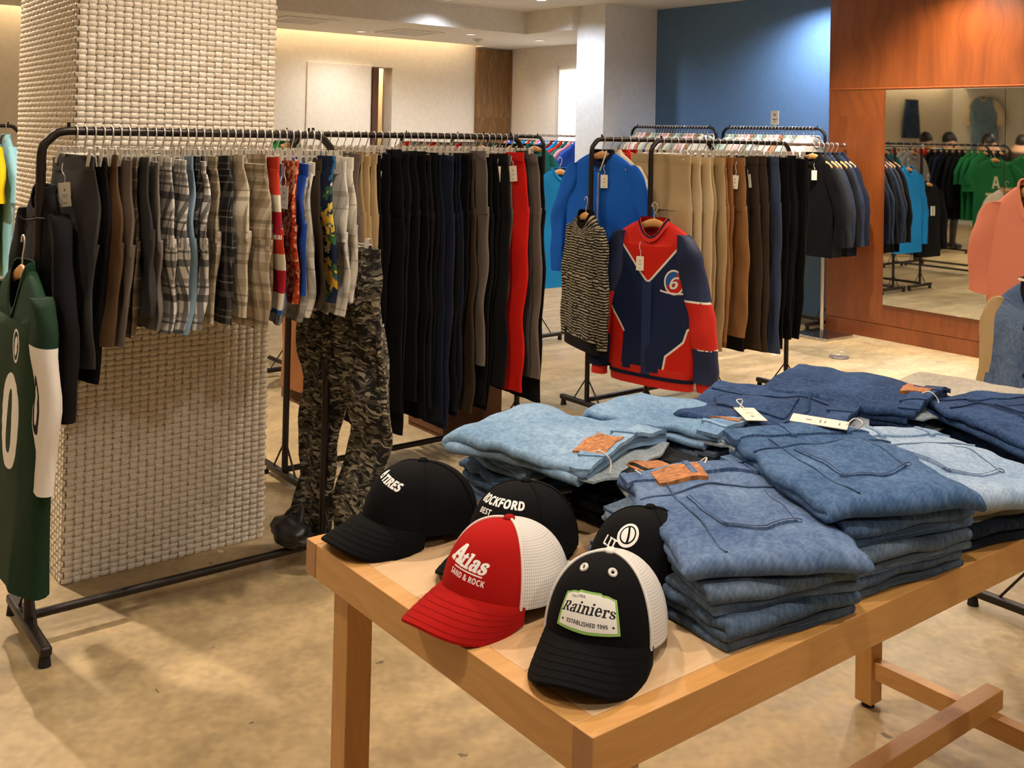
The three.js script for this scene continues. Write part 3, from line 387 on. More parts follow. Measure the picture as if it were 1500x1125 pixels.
{ const s = thing('sale_sign', 'small white price sign standing on the blue wall rack rail', 'sign', [6.7, 1.52, -5.2]); mesh('card', box(0.006, 0.11, 0.075, 0, 0.07, 0), new THREE.MeshStandardMaterial({ roughness: 0.6, map: canvasTex(64, 96, (g) => { g.fillStyle = '#d9d6cf'; g.fillRect(0, 0, 64, 96); g.fillStyle = '#8c8b88'; g.beginPath(); g.arc(32, 28, 12, 0, 7); g.fill(); g.fillStyle = '#77756f'; g.fillRect(14, 56, 36, 10); g.fillRect(20, 72, 24, 6); }) }), s); mesh('clip', box(0.014, 0.03, 0.02, 0, 0.005, 0), STEEL, s); }
rack('grey rack of coloured shirts along the far cream return wall', 7.15, -8.6, 1.35, Math.PI / 2, { h: 1.405, mat: CHROME });
fill(7.15, -8.6, 1.35, Math.PI / 2, 1.405, 16, [['dark blue', P.royal], ['red', P.sweaterRed], ['blue plaid', P.bluePlaid], ['teal', P.teal], ['maroon', cloth(0x6a1f28)], ['pink', cloth(0xc58a9a)], ['azure', P.azure]], 'shirt', 'on the far rack by the cream return wall', 'shirts on the far rack', { cat: 'shirt', kind: 'plastic', sleeve: 0.2, len: 0.75 });
rack('dark rack of bright shirts behind the woven pillar', 1.05, -7.08, 1.05, 0);
[['yellow', P.yellow], ['light blue', P.ltblue], ['yellow', P.yellow], ['black', P.black], ['light blue', P.ltblue], ['white', P.white], ['yellow', P.yellow], ['black', P.black2], ['black', P.black], ['yellow', P.yellow], ['light blue', P.ltblue]].forEach(([c, m], i) => top('shirt', c + ' shirt on the rack behind the woven pillar', 'shirt', 'shirts behind the pillar', m, { x: 0.64 + i * 0.085, z: -7.08, len: 0.85, W: 0.5, th: 0.06, seed: 340 + (i % 4), lo: true, sleeve: 0.3, hlabel: 'beech wood coat hanger on the rack behind the pillar', hgroup: 'hangers behind the pillar' }));
// ---- racks seen in the mirror
const N = Math.PI / 2;
rack('black rack of dark and teal tops with the azure jacket on its end', 4.53, -6.0, 1.1, N); rack('black rack of grey tops with the black sweatshirt on its end', 4.07, -6.0, 1.1, N);
rack('black rack of red, black and green tops seen in the mirror', 2.68, -6.05, 1.1, N); rack('black rack of dark tops behind the green jerseys in the mirror', 2.24, -6.05, 1.1, N);
fill(4.53, -6.0, 1.1, N, RAIL, 12, [['dark teal', P.teal], ['black', P.black], ['navy', P.navy], ['charcoal', P.charcoal], ['dark green', P.darkGreen]], 'jacket', 'on the rack with the azure jacket', 'dark jackets behind the trousers rack', { cat: 'jacket', len: 0.75 });
fill(4.07, -6.0, 1.1, N, RAIL, 12, [['light grey', P.grey], ['beige', cloth(0x9a9080)], ['red', P.sweaterRed], ['grey', cloth(0x86827a)]], 'sweater', 'on the rack with the black sweatshirt', 'grey sweaters behind the trousers rack', { cat: 'sweater', len: 0.68 });
fill(2.24, -6.05, 1.1, N, RAIL, 12, [['black', P.black], ['navy', P.navy], ['charcoal', P.charcoal]], 'sweater', 'on the rack behind the green jerseys', 'dark sweaters seen in the mirror', { cat: 'sweater' });
{
  const jerseyTex = (txt) => clothTex(canvasTex(256, 320, (g, w, h) => { g.fillStyle = '#1f6a3b'; g.fillRect(0, 0, w, h); g.fillStyle = '#d9cfa8'; g.font = 'bold 76px sans-serif'; g.textAlign = 'center'; g.fillText(txt, 128, 130); g.fillRect(70, 150, 120, 10); }));
  const L = [['red sweater', P.sweaterRed], ['red sweater', P.sweaterRed], ['red sweater', P.sweaterRed], ['black sweater', P.black], ['black sweater', P.black2], ['navy sweater', P.navy], ['black sweater', P.black], ['black sweater', P.black2], ['black sweater', P.black], ['green sports jersey', P.green], ['green sports jersey', P.green], ['green sports jersey', P.green]];
  L.forEach(([c, m], i) => top(c.includes('jersey') ? 'sports_jersey' : 'sweater', c + ' on the black rack seen in the mirror', c.includes('jersey') ? 'jersey' : 'sweater', 'tops on the mirrored rack', m, { x: 2.68, z: -6.32 + i * 0.07, turn: N, len: 0.72, W: 0.46, th: 0.055, sleeve: c.includes('jersey') ? 0.25 : 0.5, seed: 360 + (i % 5), lo: true, wob: (R() - 0.5) * 0.15, hlabel: 'beech wood coat hanger on the black rack seen in the mirror', hgroup: 'hangers of the mirrored rack' }));
  for (const [x, z, y, t, tx, lab] of [[2.72, -5.42, 1.33, N + 0.5, 'A', 'green lettered jersey on the end of the mirrored rack'], [2.18, -5.34, 1.36, N + 0.6, 'P', 'green lettered jersey on the dark sweater rack in the mirror']]) { const g = top('sports_jersey', lab, 'jersey', null, jerseyTex(tx), { x, z, y, turn: t, len: 0.75, W: 0.48, th: 0.05, sleeve: 0.25, seed: 371, sleeveMat: P.green, collarMat: P.green, hlabel: 'beech wood hanger of the ' + lab.slice(0, 21) + (tx === 'A' ? ' on the rack end' : ' on the near rack') }); const b = g.children[0]; b.geometry = planarUV(b.geometry.clone(), 0.48, 0.75); const a = b.geometry.attributes.uv; for (let i = 0; i < a.count; i++) a.setX(i, a.getX(i)); }
  top('jacket', 'azure blue zip jacket hung on the end of a black rack', 'jacket', null, P.azure, { x: 4.55, z: -5.3, y: 1.25, turn: N, len: 0.78, W: 0.46, th: 0.07, sleeve: 0.62, seed: 380, hlabel: 'beech wood hanger of the azure jacket' });
  const h = top('sweatshirt', 'black sweatshirt with a small white double bar hung on a rack end', 'sweatshirt', null, P.black, { x: 4.1, z: -5.36, y: 1.1, turn: N + 0.05, len: 0.7, W: 0.42, th: 0.07, sleeve: 0.55, seed: 381, hlabel: 'beech wood hanger of the black sweatshirt' });
  for (const s of [0, 1]) mesh('emblem_bar', box(0.004, 0.09, 0.022, -0.052, -0.26, -0.02 + s * 0.04), P.white, h, 'white printed bar');
  top('cardigan', 'cream and tan knit cardigan hung on a rack end in the mirror', 'cardigan', null, P.cream, { x: 2.74, z: -5.28, y: 1.02, turn: N + 0.6, len: 0.62, W: 0.44, th: 0.06, sleeve: 0.5, seed: 383, collarMat: P.tan, hlabel: 'beech wood hanger of the cream cardigan' });
}
// ---------------------------------------------------------------- garments hung on rack ends
function clothText(w, h, draw) { return clothTex(canvasTex(w, h, draw), 0.75); }
function lettering(g, txt, x, y, size, o = {}) { g.save(); g.translate(x, y); g.rotate(o.rot || 0); g.transform(o.sx || 1, 0, o.skew || 0, 1, 0, 0); g.font = `${o.bold === 0 ? '' : 'bold '}${size}px ${o.font || 'sans-serif'}`; g.textAlign = 'center'; g.textBaseline = 'middle'; if (o.line) { g.lineWidth = o.line; g.strokeStyle = o.stroke || o.color; g.lineJoin = 'round'; g.strokeText(txt, 0, 0); } g.fillStyle = o.color || '#fff'; g.fillText(txt, 0, 0); g.restore(); }
{ // green football jersey on the end of the shorts rack
  const W = 0.52, len = 0.8, body = clothText(512, 786, (g, w, h) => {
    g.fillStyle = '#15301f'; g.fillRect(0, 0, w, h); g.fillStyle = '#1b3b27'; g.fillRect(0, 0, w, 150);
    lettering(g, '10', 250, 385, 330, { color: '#e6e2da', sx: 0.95 });
    g.fillStyle = '#15301f'; g.strokeStyle = '#e6e2da'; g.lineWidth = 7; g.beginPath(); g.ellipse(365, 185, 26, 40, 0, 0, 7); g.stroke(); g.fillStyle = '#e6e2da'; g.beginPath(); g.moveTo(352, 205); g.quadraticCurveTo(350, 160, 372, 160); g.quadraticCurveTo(386, 172, 374, 184); g.quadraticCurveTo(380, 200, 362, 212); g.fill();
    g.fillStyle = '#d8d2c8'; g.fillRect(250, 690, 26, 40); g.fillStyle = '#b8342c'; g.fillRect(256, 700, 14, 16);
  });
  const sl = clothText(256, 256, (g, w, h) => { g.fillStyle = '#e3ded6'; g.fillRect(0, 0, w, h); g.fillStyle = '#15301f'; g.fillRect(0, 0, w, 60); lettering(g, '0', 150, 140, 110, { color: '#15181a' }); });
  const g = top('football_jersey', 'dark green football jersey with white number and white sleeves on the rack end', 'jersey', null, body, { x: 0.69, z: -3.03, y: 1.1, turn: 0.0, len, W, th: 0.085, sleeve: 0.44, seed: 401, sleeveMat: sl, collarMat: P.darkGreen, sw: 1.3, flare: 0.0, dip: 0.13, hlabel: 'beech wood hanger of the green football jersey' });
  g.children[0].geometry = planarUV(g.children[0].geometry.clone(), W, len);
  [1, 2].forEach((k) => { const q = g.children[k].geometry.clone(), p = q.attributes.position, u = q.attributes.uv; q.computeBoundingBox(); const b = q.boundingBox; for (let i = 0; i < p.count; i++) u.setXY(i, (p.getZ(i) - b.min.z) / (b.max.z - b.min.z) * 1.0, (p.getY(i) - b.min.y) / (b.max.y - b.min.y)); g.children[k].geometry = q; });
  mesh('peg', tube([[0.05, 0.085, 0], [0.02, 0.09, 0], [-0.02, 0.088, 0], [-0.03, 0.1, 0]].map(([a, b, c]) => [a - 0.35, b, c]), 0.003, 8, 6), RACK, rk1).position.set(0.0 - 0.49 + 0.36, 1.07, 0.04);
  top('jacket', 'black jacket hanging behind the green football jersey', 'jacket', null, P.black3, { x: 0.765, z: -3.14, y: 1.3, turn: 0.0, len: 0.62, W: 0.42, th: 0.05, sleeve: 0.5, seed: 403, hlabel: 'beech wood hanger of the black jacket behind the jersey' });
}
{ // camouflage trousers on the far end of the shorts rack
  pants('camouflage_trousers', 'tiger stripe camouflage trousers on the end of the shorts rack', null, P.camo, { x: 1.665, z: -3.04, y: 1.12, turn: 0.12, len: 1.0, W: 0.42, hem: 0.21, seed: 411, th: 0.05, crumple: 2.2, hlabel: 'steel clip hanger of the camouflage trousers' });
  const g = thing('cloth_bundle', 'black crumpled cloth bundle lying on the lower rail of the shorts rack', 'cloth', [1.53, 0.075, -3.08]);
  const lump = new THREE.SphereGeometry(0.075, 40, 28), p = lump.attributes.position; for (let i = 0; i < p.count; i++) { const a = [p.getX(i), p.getY(i), p.getZ(i)], k = 1 + 0.3 * noise(a[0] * 17, a[1] * 26, a[2] * 17) + 0.06 * noise(a[0] * 40, a[1] * 40, a[2] * 40); p.setXYZ(i, a[0] * k * 0.75, a[1] * k * 0.6 + 0.045, a[2] * k * 1.2); } lump.computeVertexNormals(); mesh('bundle', lump, std(0x141416, 0.45), g); mesh('strap', tube([[0.0, 0.05, 0.05], [0.03, 0.12, 0.02], [0.02, 0.1, -0.04], [-0.02, 0.03, -0.07]], 0.006, 16, 6), std(0x2c2c2e, 0.4), g);
}
{ // striped cardigan
  const g = top('striped_cardigan', 'black and cream striped knit cardigan on the jacket rack end', 'cardigan', null, P.stripeKnit, { x: 3.555, z: -3.93, y: 1.09, turn: -0.3, len: 0.62, W: 0.4, th: 0.07, sleeve: 0.56, seed: 421, collarMat: P.black, flare: 0.0, hlabel: 'beech wood hanger of the striped cardigan' });
  mesh('hem', loft([-0.6, -0.63, -0.68].map((y) => ringAt(24, 0.43, 0.078, y, 0, 0))), P.black3, g, 'plain dark ribbed hem'); for (let k = 0; k < 5; k++) mesh('button', new THREE.CylinderGeometry(0.008, 0.008, 0.004, 10).rotateZ(N).translate(-0.047, -0.14 - k * 0.11, 0), std(0x1b1815, 0.5), g); mesh('neck_label', box(0.002, 0.012, 0.04, 0.02, -0.012, 0), P.white, g);
}
{ // navy and red sports jacket
  const W = 0.49, len = 0.72, NV = '#1a2748', RD = '#c62418', WH = '#e6e0d6';
  const body = clothText(580, 740, (g) => {
    g.fillStyle = NV; g.fillRect(0, 0, 580, 740);
    const poly = (c, pts) => { g.fillStyle = c; g.beginPath(); pts.forEach(([x, y], i) => (i ? g.lineTo(x, y) : g.moveTo(x, y))); g.closePath(); g.fill(); };
    const line = (pts, w = 11) => { g.strokeStyle = WH; g.lineWidth = w; g.lineJoin = 'round'; g.beginPath(); pts.forEach(([x, y], i) => (i ? g.lineTo(x, y) : g.moveTo(x, y))); g.stroke(); };
    poly(RD, [[40, 0], [540, 0], [540, 60], [310, 290], [290, 300], [270, 290], [40, 60]]); line([[36, 56], [270, 286], [290, 300], [310, 286], [544, 56]]);
    poly(RD, [[0, 440], [30, 440], [130, 560], [120, 740], [0, 740]]); line([[0, 425], [30, 440], [136, 560]]);
    poly(RD, [[580, 500], [545, 520], [520, 580], [415, 660], [400, 740], [580, 740]]); line([[580, 495], [540, 515], [518, 575], [412, 655], [395, 740]]);
    // round emblem with a numeral
    g.save(); g.translate(455, 290); g.fillStyle = WH; g.beginPath(); g.arc(0, 0, 62, 0, 7); g.fill(); g.fillStyle = '#2c5fa8'; g.beginPath(); g.arc(0, 0, 53, 0, 7); g.fill(); g.save(); g.beginPath(); g.arc(0, 0, 53, 0, 7); g.clip(); g.fillStyle = RD; g.beginPath(); g.moveTo(-80, 60); g.lineTo(40, -60); g.lineTo(90, -60); g.lineTo(90, 20); g.lineTo(0, 70); g.fill(); g.restore(); lettering(g, '6', 0, 4, 84, { color: WH, skew: -0.35, sx: 1.25, line: 5, stroke: NV }); g.strokeStyle = WH; g.lineWidth = 9; g.beginPath(); g.moveTo(-85, 45); g.quadraticCurveTo(-20, 62, 80, 48); g.stroke(); g.restore();
  });
  const g = thing('sports_jacket', 'navy and red satin sports jacket with round white emblem', 'jacket', [3.66, 1.01, -3.55], 0.22), q = topGeo({ len, W, th: 0.1, sleeve: 0.66, seed: 431, dip: 0.09 });
  body.roughness = 0.5; mesh('body', planarUV(q.body.clone(), W, len), body, g);
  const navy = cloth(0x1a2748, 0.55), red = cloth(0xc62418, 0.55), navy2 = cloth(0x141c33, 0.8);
  [-1, 1].forEach((s, k) => { // sleeve split in three colour bands
    const sec = (t0, t1, mat, nm) => { const r = [], m = 8; for (let i = 0; i <= m; i++) { const t = lerp(t0, t1, t0 ? i / m : Math.pow(i / m, 1.6)), y = lerp(-0.056, -0.78, t), w0 = lerp(0.15, 0.115, t) * (nm === 'cuff' ? 0.72 : 1), cc = 0.225 + lerp(-0.03, 0.075, sm(0, 0.8, t)), rnd = Math.sqrt(Math.min(1, t / 0.14)), o2 = lerp(0.19, cc + w0 / 2, rnd), i2 = lerp(0.15, cc - w0 / 2, sm(0, 0.25, t)), w = o2 - i2, c = s * (o2 + i2) / 2; r.push(ringAt(18, w, 0.085 * (nm === 'cuff' ? 0.7 : 1), y, -0.01, c, (x, z, yy) => [0.018 * noise(z * 12, yy * 8, 44 + s), 0, 0.016 * noise(yy * 8, s, 5)])); } return mesh(nm, loft(r), mat, g); };
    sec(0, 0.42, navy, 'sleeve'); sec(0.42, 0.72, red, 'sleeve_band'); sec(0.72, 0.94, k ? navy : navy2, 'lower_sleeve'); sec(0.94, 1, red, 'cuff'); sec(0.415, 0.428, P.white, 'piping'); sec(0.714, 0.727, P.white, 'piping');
  });
  const nk = (w) => (x, z) => [0, x < 0 ? -0.09 * Math.max(0, 1 - (z / w * 2) ** 2) : 0, 0]; mesh('collar', loft([[0.016, 0.14], [0.01, 0.158], [-0.014, 0.182]].map(([y, w]) => ringAt(28, w, w * 0.48, y, 0, 0, nk(w))), false), red, g); mesh('collar_stripe', loft([[0.0145, 0.152], [0.006, 0.167]].map(([y, w]) => ringAt(28, w, w * 0.485, y, 0, 0, nk(w))), false), navy2, g);
  mesh('hem', loft([-0.7, -0.74, -0.79].map((y, i) => ringAt(30, W * (0.97 - i * 0.02), 0.12, y, 0, 0))), red, g); mesh('hem_stripe', loft([-0.735, -0.752].map((y) => ringAt(30, W * 0.97, 0.126, y, 0, 0))), navy2, g);
  mesh('placket', box(0.006, 0.46, 0.05, -0.058, -0.52, 0, 0.002), cloth(0x20305a, 0.35), g, 'shiny navy front placket'); priceTag(g, -0.075, -0.1, -0.03, 0.4, 0.07);
  hanger('wood', [3.66, 1.082, -3.55], 0.22, 'beech wood hanger of the navy and red sports jacket');
}
// rack by the table end with salmon shirt and denim jacket
rack('black rack beyond the table end holding the salmon shirt', 3.667, -1.46, 1.1, 0);
top('tee_shirt', 'salmon pink cotton tee shirt hung on the rack beyond the table', 'shirt', null, P.salmon, { x: 3.09, z: -1.45, y: 1.37, turn: -0.5, len: 0.74, W: 0.46, th: 0.08, sleeve: 0.26, seed: 441, sw: 1.15, flare: 0.0, dip: 0.1, hlabel: 'beech wood hanger of the salmon shirt' });
{ const g = top('denim_jacket', 'blue denim varsity jacket with tan sleeves and striped collar below the salmon shirt', 'jacket', null, D.mid, { x: 2.97, z: -1.37, y: 1.1, turn: -0.4, len: 0.66, W: 0.42, th: 0.1, sleeve: 0.6, seed: 443, dip: 0.08, sleeveMat: P.tan, collarMat: cloth(0x15171c), flare: 0.0, sw: 1.05, hlabel: 'beech wood hanger of the denim jacket with tan sleeves' });
  mesh('collar_stripe', loft([[0.012, 0.16], [0.005, 0.168]].map(([y, w]) => ringAt(18, w, w * 0.47, y, 0, 0)), false), P.cream, g); for (let k = 0; k < 4; k++) mesh('button', new THREE.CylinderGeometry(0.009, 0.009, 0.005, 12).rotateZ(N).translate(-0.068, -0.12 - k * 0.13, 0.01), std(0x16181d, 0.4), g); }

// ---------------------------------------------------------------- display table
const TX0 = 0.797, TX1 = 2.6, TZ0 = -1.545, TZ1 = -0.852, TT = 0.75;
{
  const t = thing('display_table', 'light wooden display table holding jeans and caps', 'table', [1.69, 0, -1.2]);
  const mk = (a, b, seed, along) => new THREE.MeshStandardMaterial({ map: wood(a, b, 256, 0.5, seed, along, 10), roughness: 0.42 });
  const M = [mk(0xd4b186, 0xc49a6c, 61, 1), mk(0xd8b890, 0xcaa478, 62, 1), mk(0xcfa97c, 0xbb9064, 63, 1)], SIDE = mk(0xcf9a58, 0xbb8444, 64, 1), SIDEZ = mk(0xd4a263, 0xc18d50, 65, 1), END = mk(0xb98a5e, 0xa5764c, 66, 0), LEG = mk(0xcf9c5c, 0xb98647, 67, 0);
  const loc = (x0, x1, y0, y1, z0, z1, r) => span(x0 - 1.69, x1 - 1.69, y0, y1, z0 + 1.2, z1 + 1.2, r);
  const zin0 = TZ0 + 0.032, zin1 = TZ1 - 0.032, n = 5, w = (zin1 - zin0) / n, q = rng(12);
  for (let i = 0; i < n; i++) { const p = mesh('plank', loc(TX0 + 0.03, TX1 - 0.03, TT - 0.03, TT - 0.0005 * (i % 2), zin0 + i * w + 0.0006, zin0 + (i + 1) * w - 0.0006, 0.0012), M[i % 3], t); const uv = p.geometry.attributes.uv; for (let k = 0; k < uv.count; k++) uv.setXY(k, uv.getX(k) + q.length * 0.3 * i, uv.getY(k)); }
  for (const z of [TZ0, TZ1 - 0.032]) { const r = mesh('side_rail', loc(TX0, TX1, TT - 0.055, TT, z, z + 0.032, 0.0015), SIDE, t); mesh('end_grain', loc(TX0 - 0.0006, TX0 + 0.002, TT - 0.0545, TT - 0.0005, z + 0.0005, z + 0.0315), END, r, 'darker end grain of the rail'); }
  for (const x of [TX0, TX1 - 0.03]) mesh('end_rail', loc(x, x + 0.03, TT - 0.055, TT - 0.0003, zin0 + 0.0004, zin1 - 0.0004, 0.0015), SIDEZ, t);
  const lx = [0.84, 2.326], lz = [-1.528, -0.915];
  for (const x of lx) { for (const z of lz) { const l = mesh('leg', loc(x, x + 0.047, 0.014, TT - 0.05, z, z + 0.047, 0.002), LEG, t); mesh('foot_pad', new THREE.CylinderGeometry(0.014, 0.016, 0.016, 12).translate(x + 0.0235 - 1.69, 0.008, z + 0.0235 + 1.2), RUBBER, l); } mesh('end_stretcher', loc(x + 0.008, x + 0.04, 0.078, 0.122, lz[0] + 0.045, lz[1] + 0.002, 0.002), SIDEZ, t); }
  mesh('long_stretcher', loc(lx[0] - 0.02, lx[1] + 0.07, 0.118, 0.162, -1.225, -1.185, 0.002), SIDE, t);
}

// ---------------------------------------------------------------- folded jeans
const SECTION = []; for (let i = 0; i <= 22; i++) SECTION.push([1 - i / 11, 1]); for (let i = 1; i < 5; i++) SECTION.push([-1, Math.cos((i / 5) * Math.PI)]); for (let i = 0; i <= 22; i++) SECTION.push([-1 + i / 11, -1]); for (let i = 1; i < 5; i++) SECTION.push([1, -Math.cos((i / 5) * Math.PI)]);
function foldedJeans(label, group, { x, z, y, rot, W, L, th = 0.011, passes = 3, mat, waistMat, seed, patch = 0, pocket = 0, tagged = 0, loops = 0, open = 0, sag = 0.006, name = 'folded_jeans', wave = 0.013 }) {
  const g = thing(name, label, name === 'folded_jeans' ? 'jeans' : 'trousers', [x, y, z], rot, group), Dn = (l, w) => wave * (noise(l * 8, w * 7, seed) + 0.6 * noise(l * 18, w * 15, seed + 4)) - sag * Math.pow(Math.abs(w) / (W / 2), 4) * 0.6;
  const path = []; const H = (k) => (passes - 1 - k) * th + th / 2; let dir = 1;
  for (let k = 0; k < passes; k++) {
    const a = dir > 0 ? (k ? 0.02 : 0) : L - th, b = dir > 0 ? L - th * (k === passes - 1 ? 0.4 : 1) : 0.02, m = k ? 14 : 30;
    for (let i = 0; i <= m; i++) path.push([lerp(a, b, i / m), H(k), 0, dir]);
    if (k < passes - 1) for (let i = 1; i < 6; i++) { const q = (i / 6) * Math.PI; path.push([b + dir * Math.sin(q) * th * 0.75, H(k) - (th / 2) * (1 - Math.cos(q)), 1, dir * Math.cos(q)]); }
    dir = -dir;
  }
  const rings = path.map(([l, yy, arc], i) => {
    const p = path[Math.max(0, i - 1)], n = path[Math.min(path.length - 1, i + 1)]; let tl = n[0] - p[0], ty = n[1] - p[1]; const m = Math.hypot(tl, ty) || 1; tl /= m; ty /= m;
    const nl = -ty, ny = tl, r = [], Wi = W * (1 + 0.07 * noise(i * 0.22, seed, 1)), sh = 0.012 * noise(i * 0.13, seed, 7), T = th * 1.04;
    for (const [cu, cv] of SECTION) { const w = cu * (Wi / 2 - T * 0.5) + Math.sign(cu) * (Math.abs(cu) > 0.999 ? Math.sqrt(Math.max(0, 1 - cv * cv)) * T * 0.5 : 0) + sh, o = (cv * T) / 2; const ll = l + nl * o; r.push([w, yy + ny * o + Dn(clamp(ll, 0, L), w) * (0.25 + 0.75 * (yy / (passes * th))) , ll + 0.006 * noise(w * 12, i * 0.1, seed)]); }
    return r;
  });
  mesh('folded_legs', loft(rings), mat, g);
  const topY = (l, w) => passes * th + 0.0012 + Dn(clamp(l, 0, L), w) * (0.25 + 0.75), patchG = (f, off, nu = 8, nv = 8, uv) => shell(nu, nv, (u, v, o) => { const [l, w] = f(u, v); return [w, topY(l, w) + (o ? -0.003 : off), l]; }, uv), metre = (a, b) => (u, v) => [u * a, v * b];
  // waistband: rear half on top, front half drooping below it
  mesh('waistband', patchG((u, v) => [-0.006 + 0.042 * v, (u - 0.5) * W * 0.98], 0.0035, 20, 3, metre(W, 0.04)), waistMat || mat, g);
  const fr = shell(20, 4, (u, v, o) => { const w = (u - 0.5) * W * 0.98, e = 1 - Math.pow(Math.abs(2 * u - 1), 2.2); return [w, topY(0, w) * 0.9 - 0.004 - open * 0.9 * e * (1 - v * 0.5) - (o ? 0.004 : 0) - th * 0.5, -0.012 - 0.02 * e * (open ? 1 : 0.3) + 0.05 * v]; }, metre(W, 0.05)); mesh('front_waistband', fr, D.inner, g, 'pale inside of the front waistband');
  const at = (patch || 1) < 0 ? -1 : 1, pc = (Math.abs(patch) > 1 ? 0 : 0.16) * W * at;
  if (patch) mesh('leather_patch', patchG((u, v) => [0.004 + 0.056 * v + 0.006 * noise(u * 3, v, seed), pc + (u - 0.5) * 0.082], 0.0052, 6, 6), leather, g, 'orange tan leather waist patch');
  if (loops) for (const s of [-0.4, 0, 0.4]) mesh('belt_loop', patchG((u, v) => [-0.006 + 0.05 * v, s * W - 0.02 + (u - 0.5) * 0.01], 0.0058, 3, 6, metre(0.01, 0.05)), mat, g);
  if (pocket) {
    const pcx = -0.02 + pocket * W * 0.12, f = (u, v) => [0.105 + 0.135 * v + 0.022 * v * (1 - Math.abs(2 * u - 1)), pcx + (u - 0.5) * 0.135 * (1 - 0.18 * v)];
    const pk = mesh('back_pocket', patchG(f, 0.0034, 12, 12, metre(0.135, 0.15)), mat, g); const edge = [];
    for (let i = 0; i <= 12; i++) edge.push(f(0.04, i / 12 * 0.96)); for (let i = 0; i <= 12; i++) edge.push(f(0.04 + 0.92 * i / 12, 0.96)); for (let i = 12; i >= 0; i--) edge.push(f(0.96, i / 12 * 0.96));
    mesh('stitching', tube(edge.map(([l, w]) => [w, topY(l, w) + 0.0036, l]), 0.0009, 60, 4), std(0x35435e, 0.9), pk);
    const yk = [], sl = []; for (let i = 0; i <= 16; i++) { const w = (i / 16 - 0.5) * W * 0.96, l = 0.075 + 0.03 * Math.abs(i / 8 - 1); yk.push([w, topY(l, w) + 0.0008, l]); const l2 = lerp(0.05, L * 0.95, i / 16), w2 = pcx - 0.085; sl.push([w2, topY(l2, w2) + 0.0008, l2]); }
    mesh('yoke_seam', tube(yk, 0.0018, 40, 5), mat, g); mesh('seat_seam', tube(sl, 0.0018, 40, 5), mat, g);
  }
  if (tagged) { const w = tagged * W * 0.2, t = mesh('price_tag', box(0.04, 0.0014, 0.1), CARD, g, 'cream card price tag lying on the waistband'); t.position.set(w, topY(0.03, w) + 0.012, 0.0); t.rotation.set(0.05, 0.9 * tagged, 0.05); mesh('string', tube([[0, 0.001, 0.045], [0.012, 0.012, 0.06], [-0.004, 0.01, 0.075], [0.004, -0.004, 0.065]], 0.0012, 14, 4), STRING, t); }
  else if (patch) mesh('string', tube([[pc + 0.05, topY(0.02, pc) + 0.006, 0.01], [pc + 0.062, topY(0.02, pc) + 0.014, -0.008], [pc + 0.05, topY(0.02, pc) - 0.002, -0.02], [pc + 0.056, topY(0.02, pc) - 0.02, -0.024]], 0.0013, 16, 4), STRING, g);
  return g;
}
function stack(list, base) { let y = TT; list.forEach((o) => { const c = { ...base, ...o }; foldedJeans(c.label, c.group, { ...c, y: y + 0.0008, seed: (base.seed || 1) + y * 37 }); y += (c.passes || 3) * (c.th || 0.011) + 0.001; }); }
const PI = Math.PI;
// back row, waists towards the front of the table
stack([{ mat: D.mid, label: 'mid blue folded jeans at the bottom under the pale jeans' , L: 0.2}, { mat: D.mid2, label: 'deeper blue folded jeans under the pale jeans', rot: PI + 0.05 , L: 0.2}, { mat: D.light2, label: 'light washed folded jeans directly under the pale jeans', rot: PI - 0.04 , L: 0.2}], { x: 1.275, z: -1.385, rot: PI, W: 0.285, L: 0.2, th: 0.0105, seed: 501, sag: 0.012, group: 'jeans under the pale pair' });
stack([{ mat: D.black, patch: 1, label: 'black folded jeans lowest in the pile behind the caps' }, { mat: D.black, patch: 1, label: 'black folded jeans second in the pile behind the caps', rot: PI + 0.06 }, { mat: D.black, patch: 1, tagged: 0, label: 'black folded jeans topmost in the pile behind the caps', rot: PI - 0.05, open: 0.01 }], { x: 1.325, z: -1.225, rot: PI, W: 0.21, L: 0.155, th: 0.0105, seed: 521, loops: 1 });
foldedJeans('pale blue folded jeans with tan patch topping the pile behind the caps', null, { x: 1.28, z: -1.295, y: TT + 0.1, rot: PI + 0.28, W: 0.27, L: 0.31, th: 0.0185, passes: 2, mat: D.light, seed: 531, patch: 1, loops: 1, open: 0.02, sag: 0.02, wave: 0.02 });
stack([{ mat: D.black, label: 'black folded jeans lowest under the light washed pair', patch: 1 }, { mat: D.dark2, label: 'dark folded jeans second under the light washed pair', patch: 1, open: 0.01 }, { mat: D.grey, label: 'grey blue folded jeans under the light washed pair', patch: 2, tagged: 1, open: 0.008 }], { x: 1.555, z: -1.27, rot: PI + 0.2, W: 0.23, L: 0.26, seed: 541, group: null });
foldedJeans('light washed folded jeans with tan patch and white tag beside the pale pair', null, { x: 1.555, z: -1.275, y: TT + 0.103, rot: PI + 0.26, W: 0.22, L: 0.28, th: 0.014, passes: 2, mat: D.light2, seed: 551, patch: -1, tagged: -1, loops: 1, open: 0.018 });
stack([{ mat: D.indigo, label: 'indigo folded jeans lowest in the dark pile' }, { mat: D.dark2, label: 'dark folded jeans second in the dark pile', rot: PI + 0.3 }, { mat: D.indigo, label: 'indigo folded jeans third in the dark pile' }, { mat: D.dark, label: 'dark blue folded jeans topping the dark pile with open waist', th: 0.016, passes: 2, open: 0.012, loops: 1, pocket: 1, W: 0.31 }], { x: 1.775, z: -1.19, rot: PI + 0.42, W: 0.28, L: 0.31, th: 0.0105, seed: 561 });
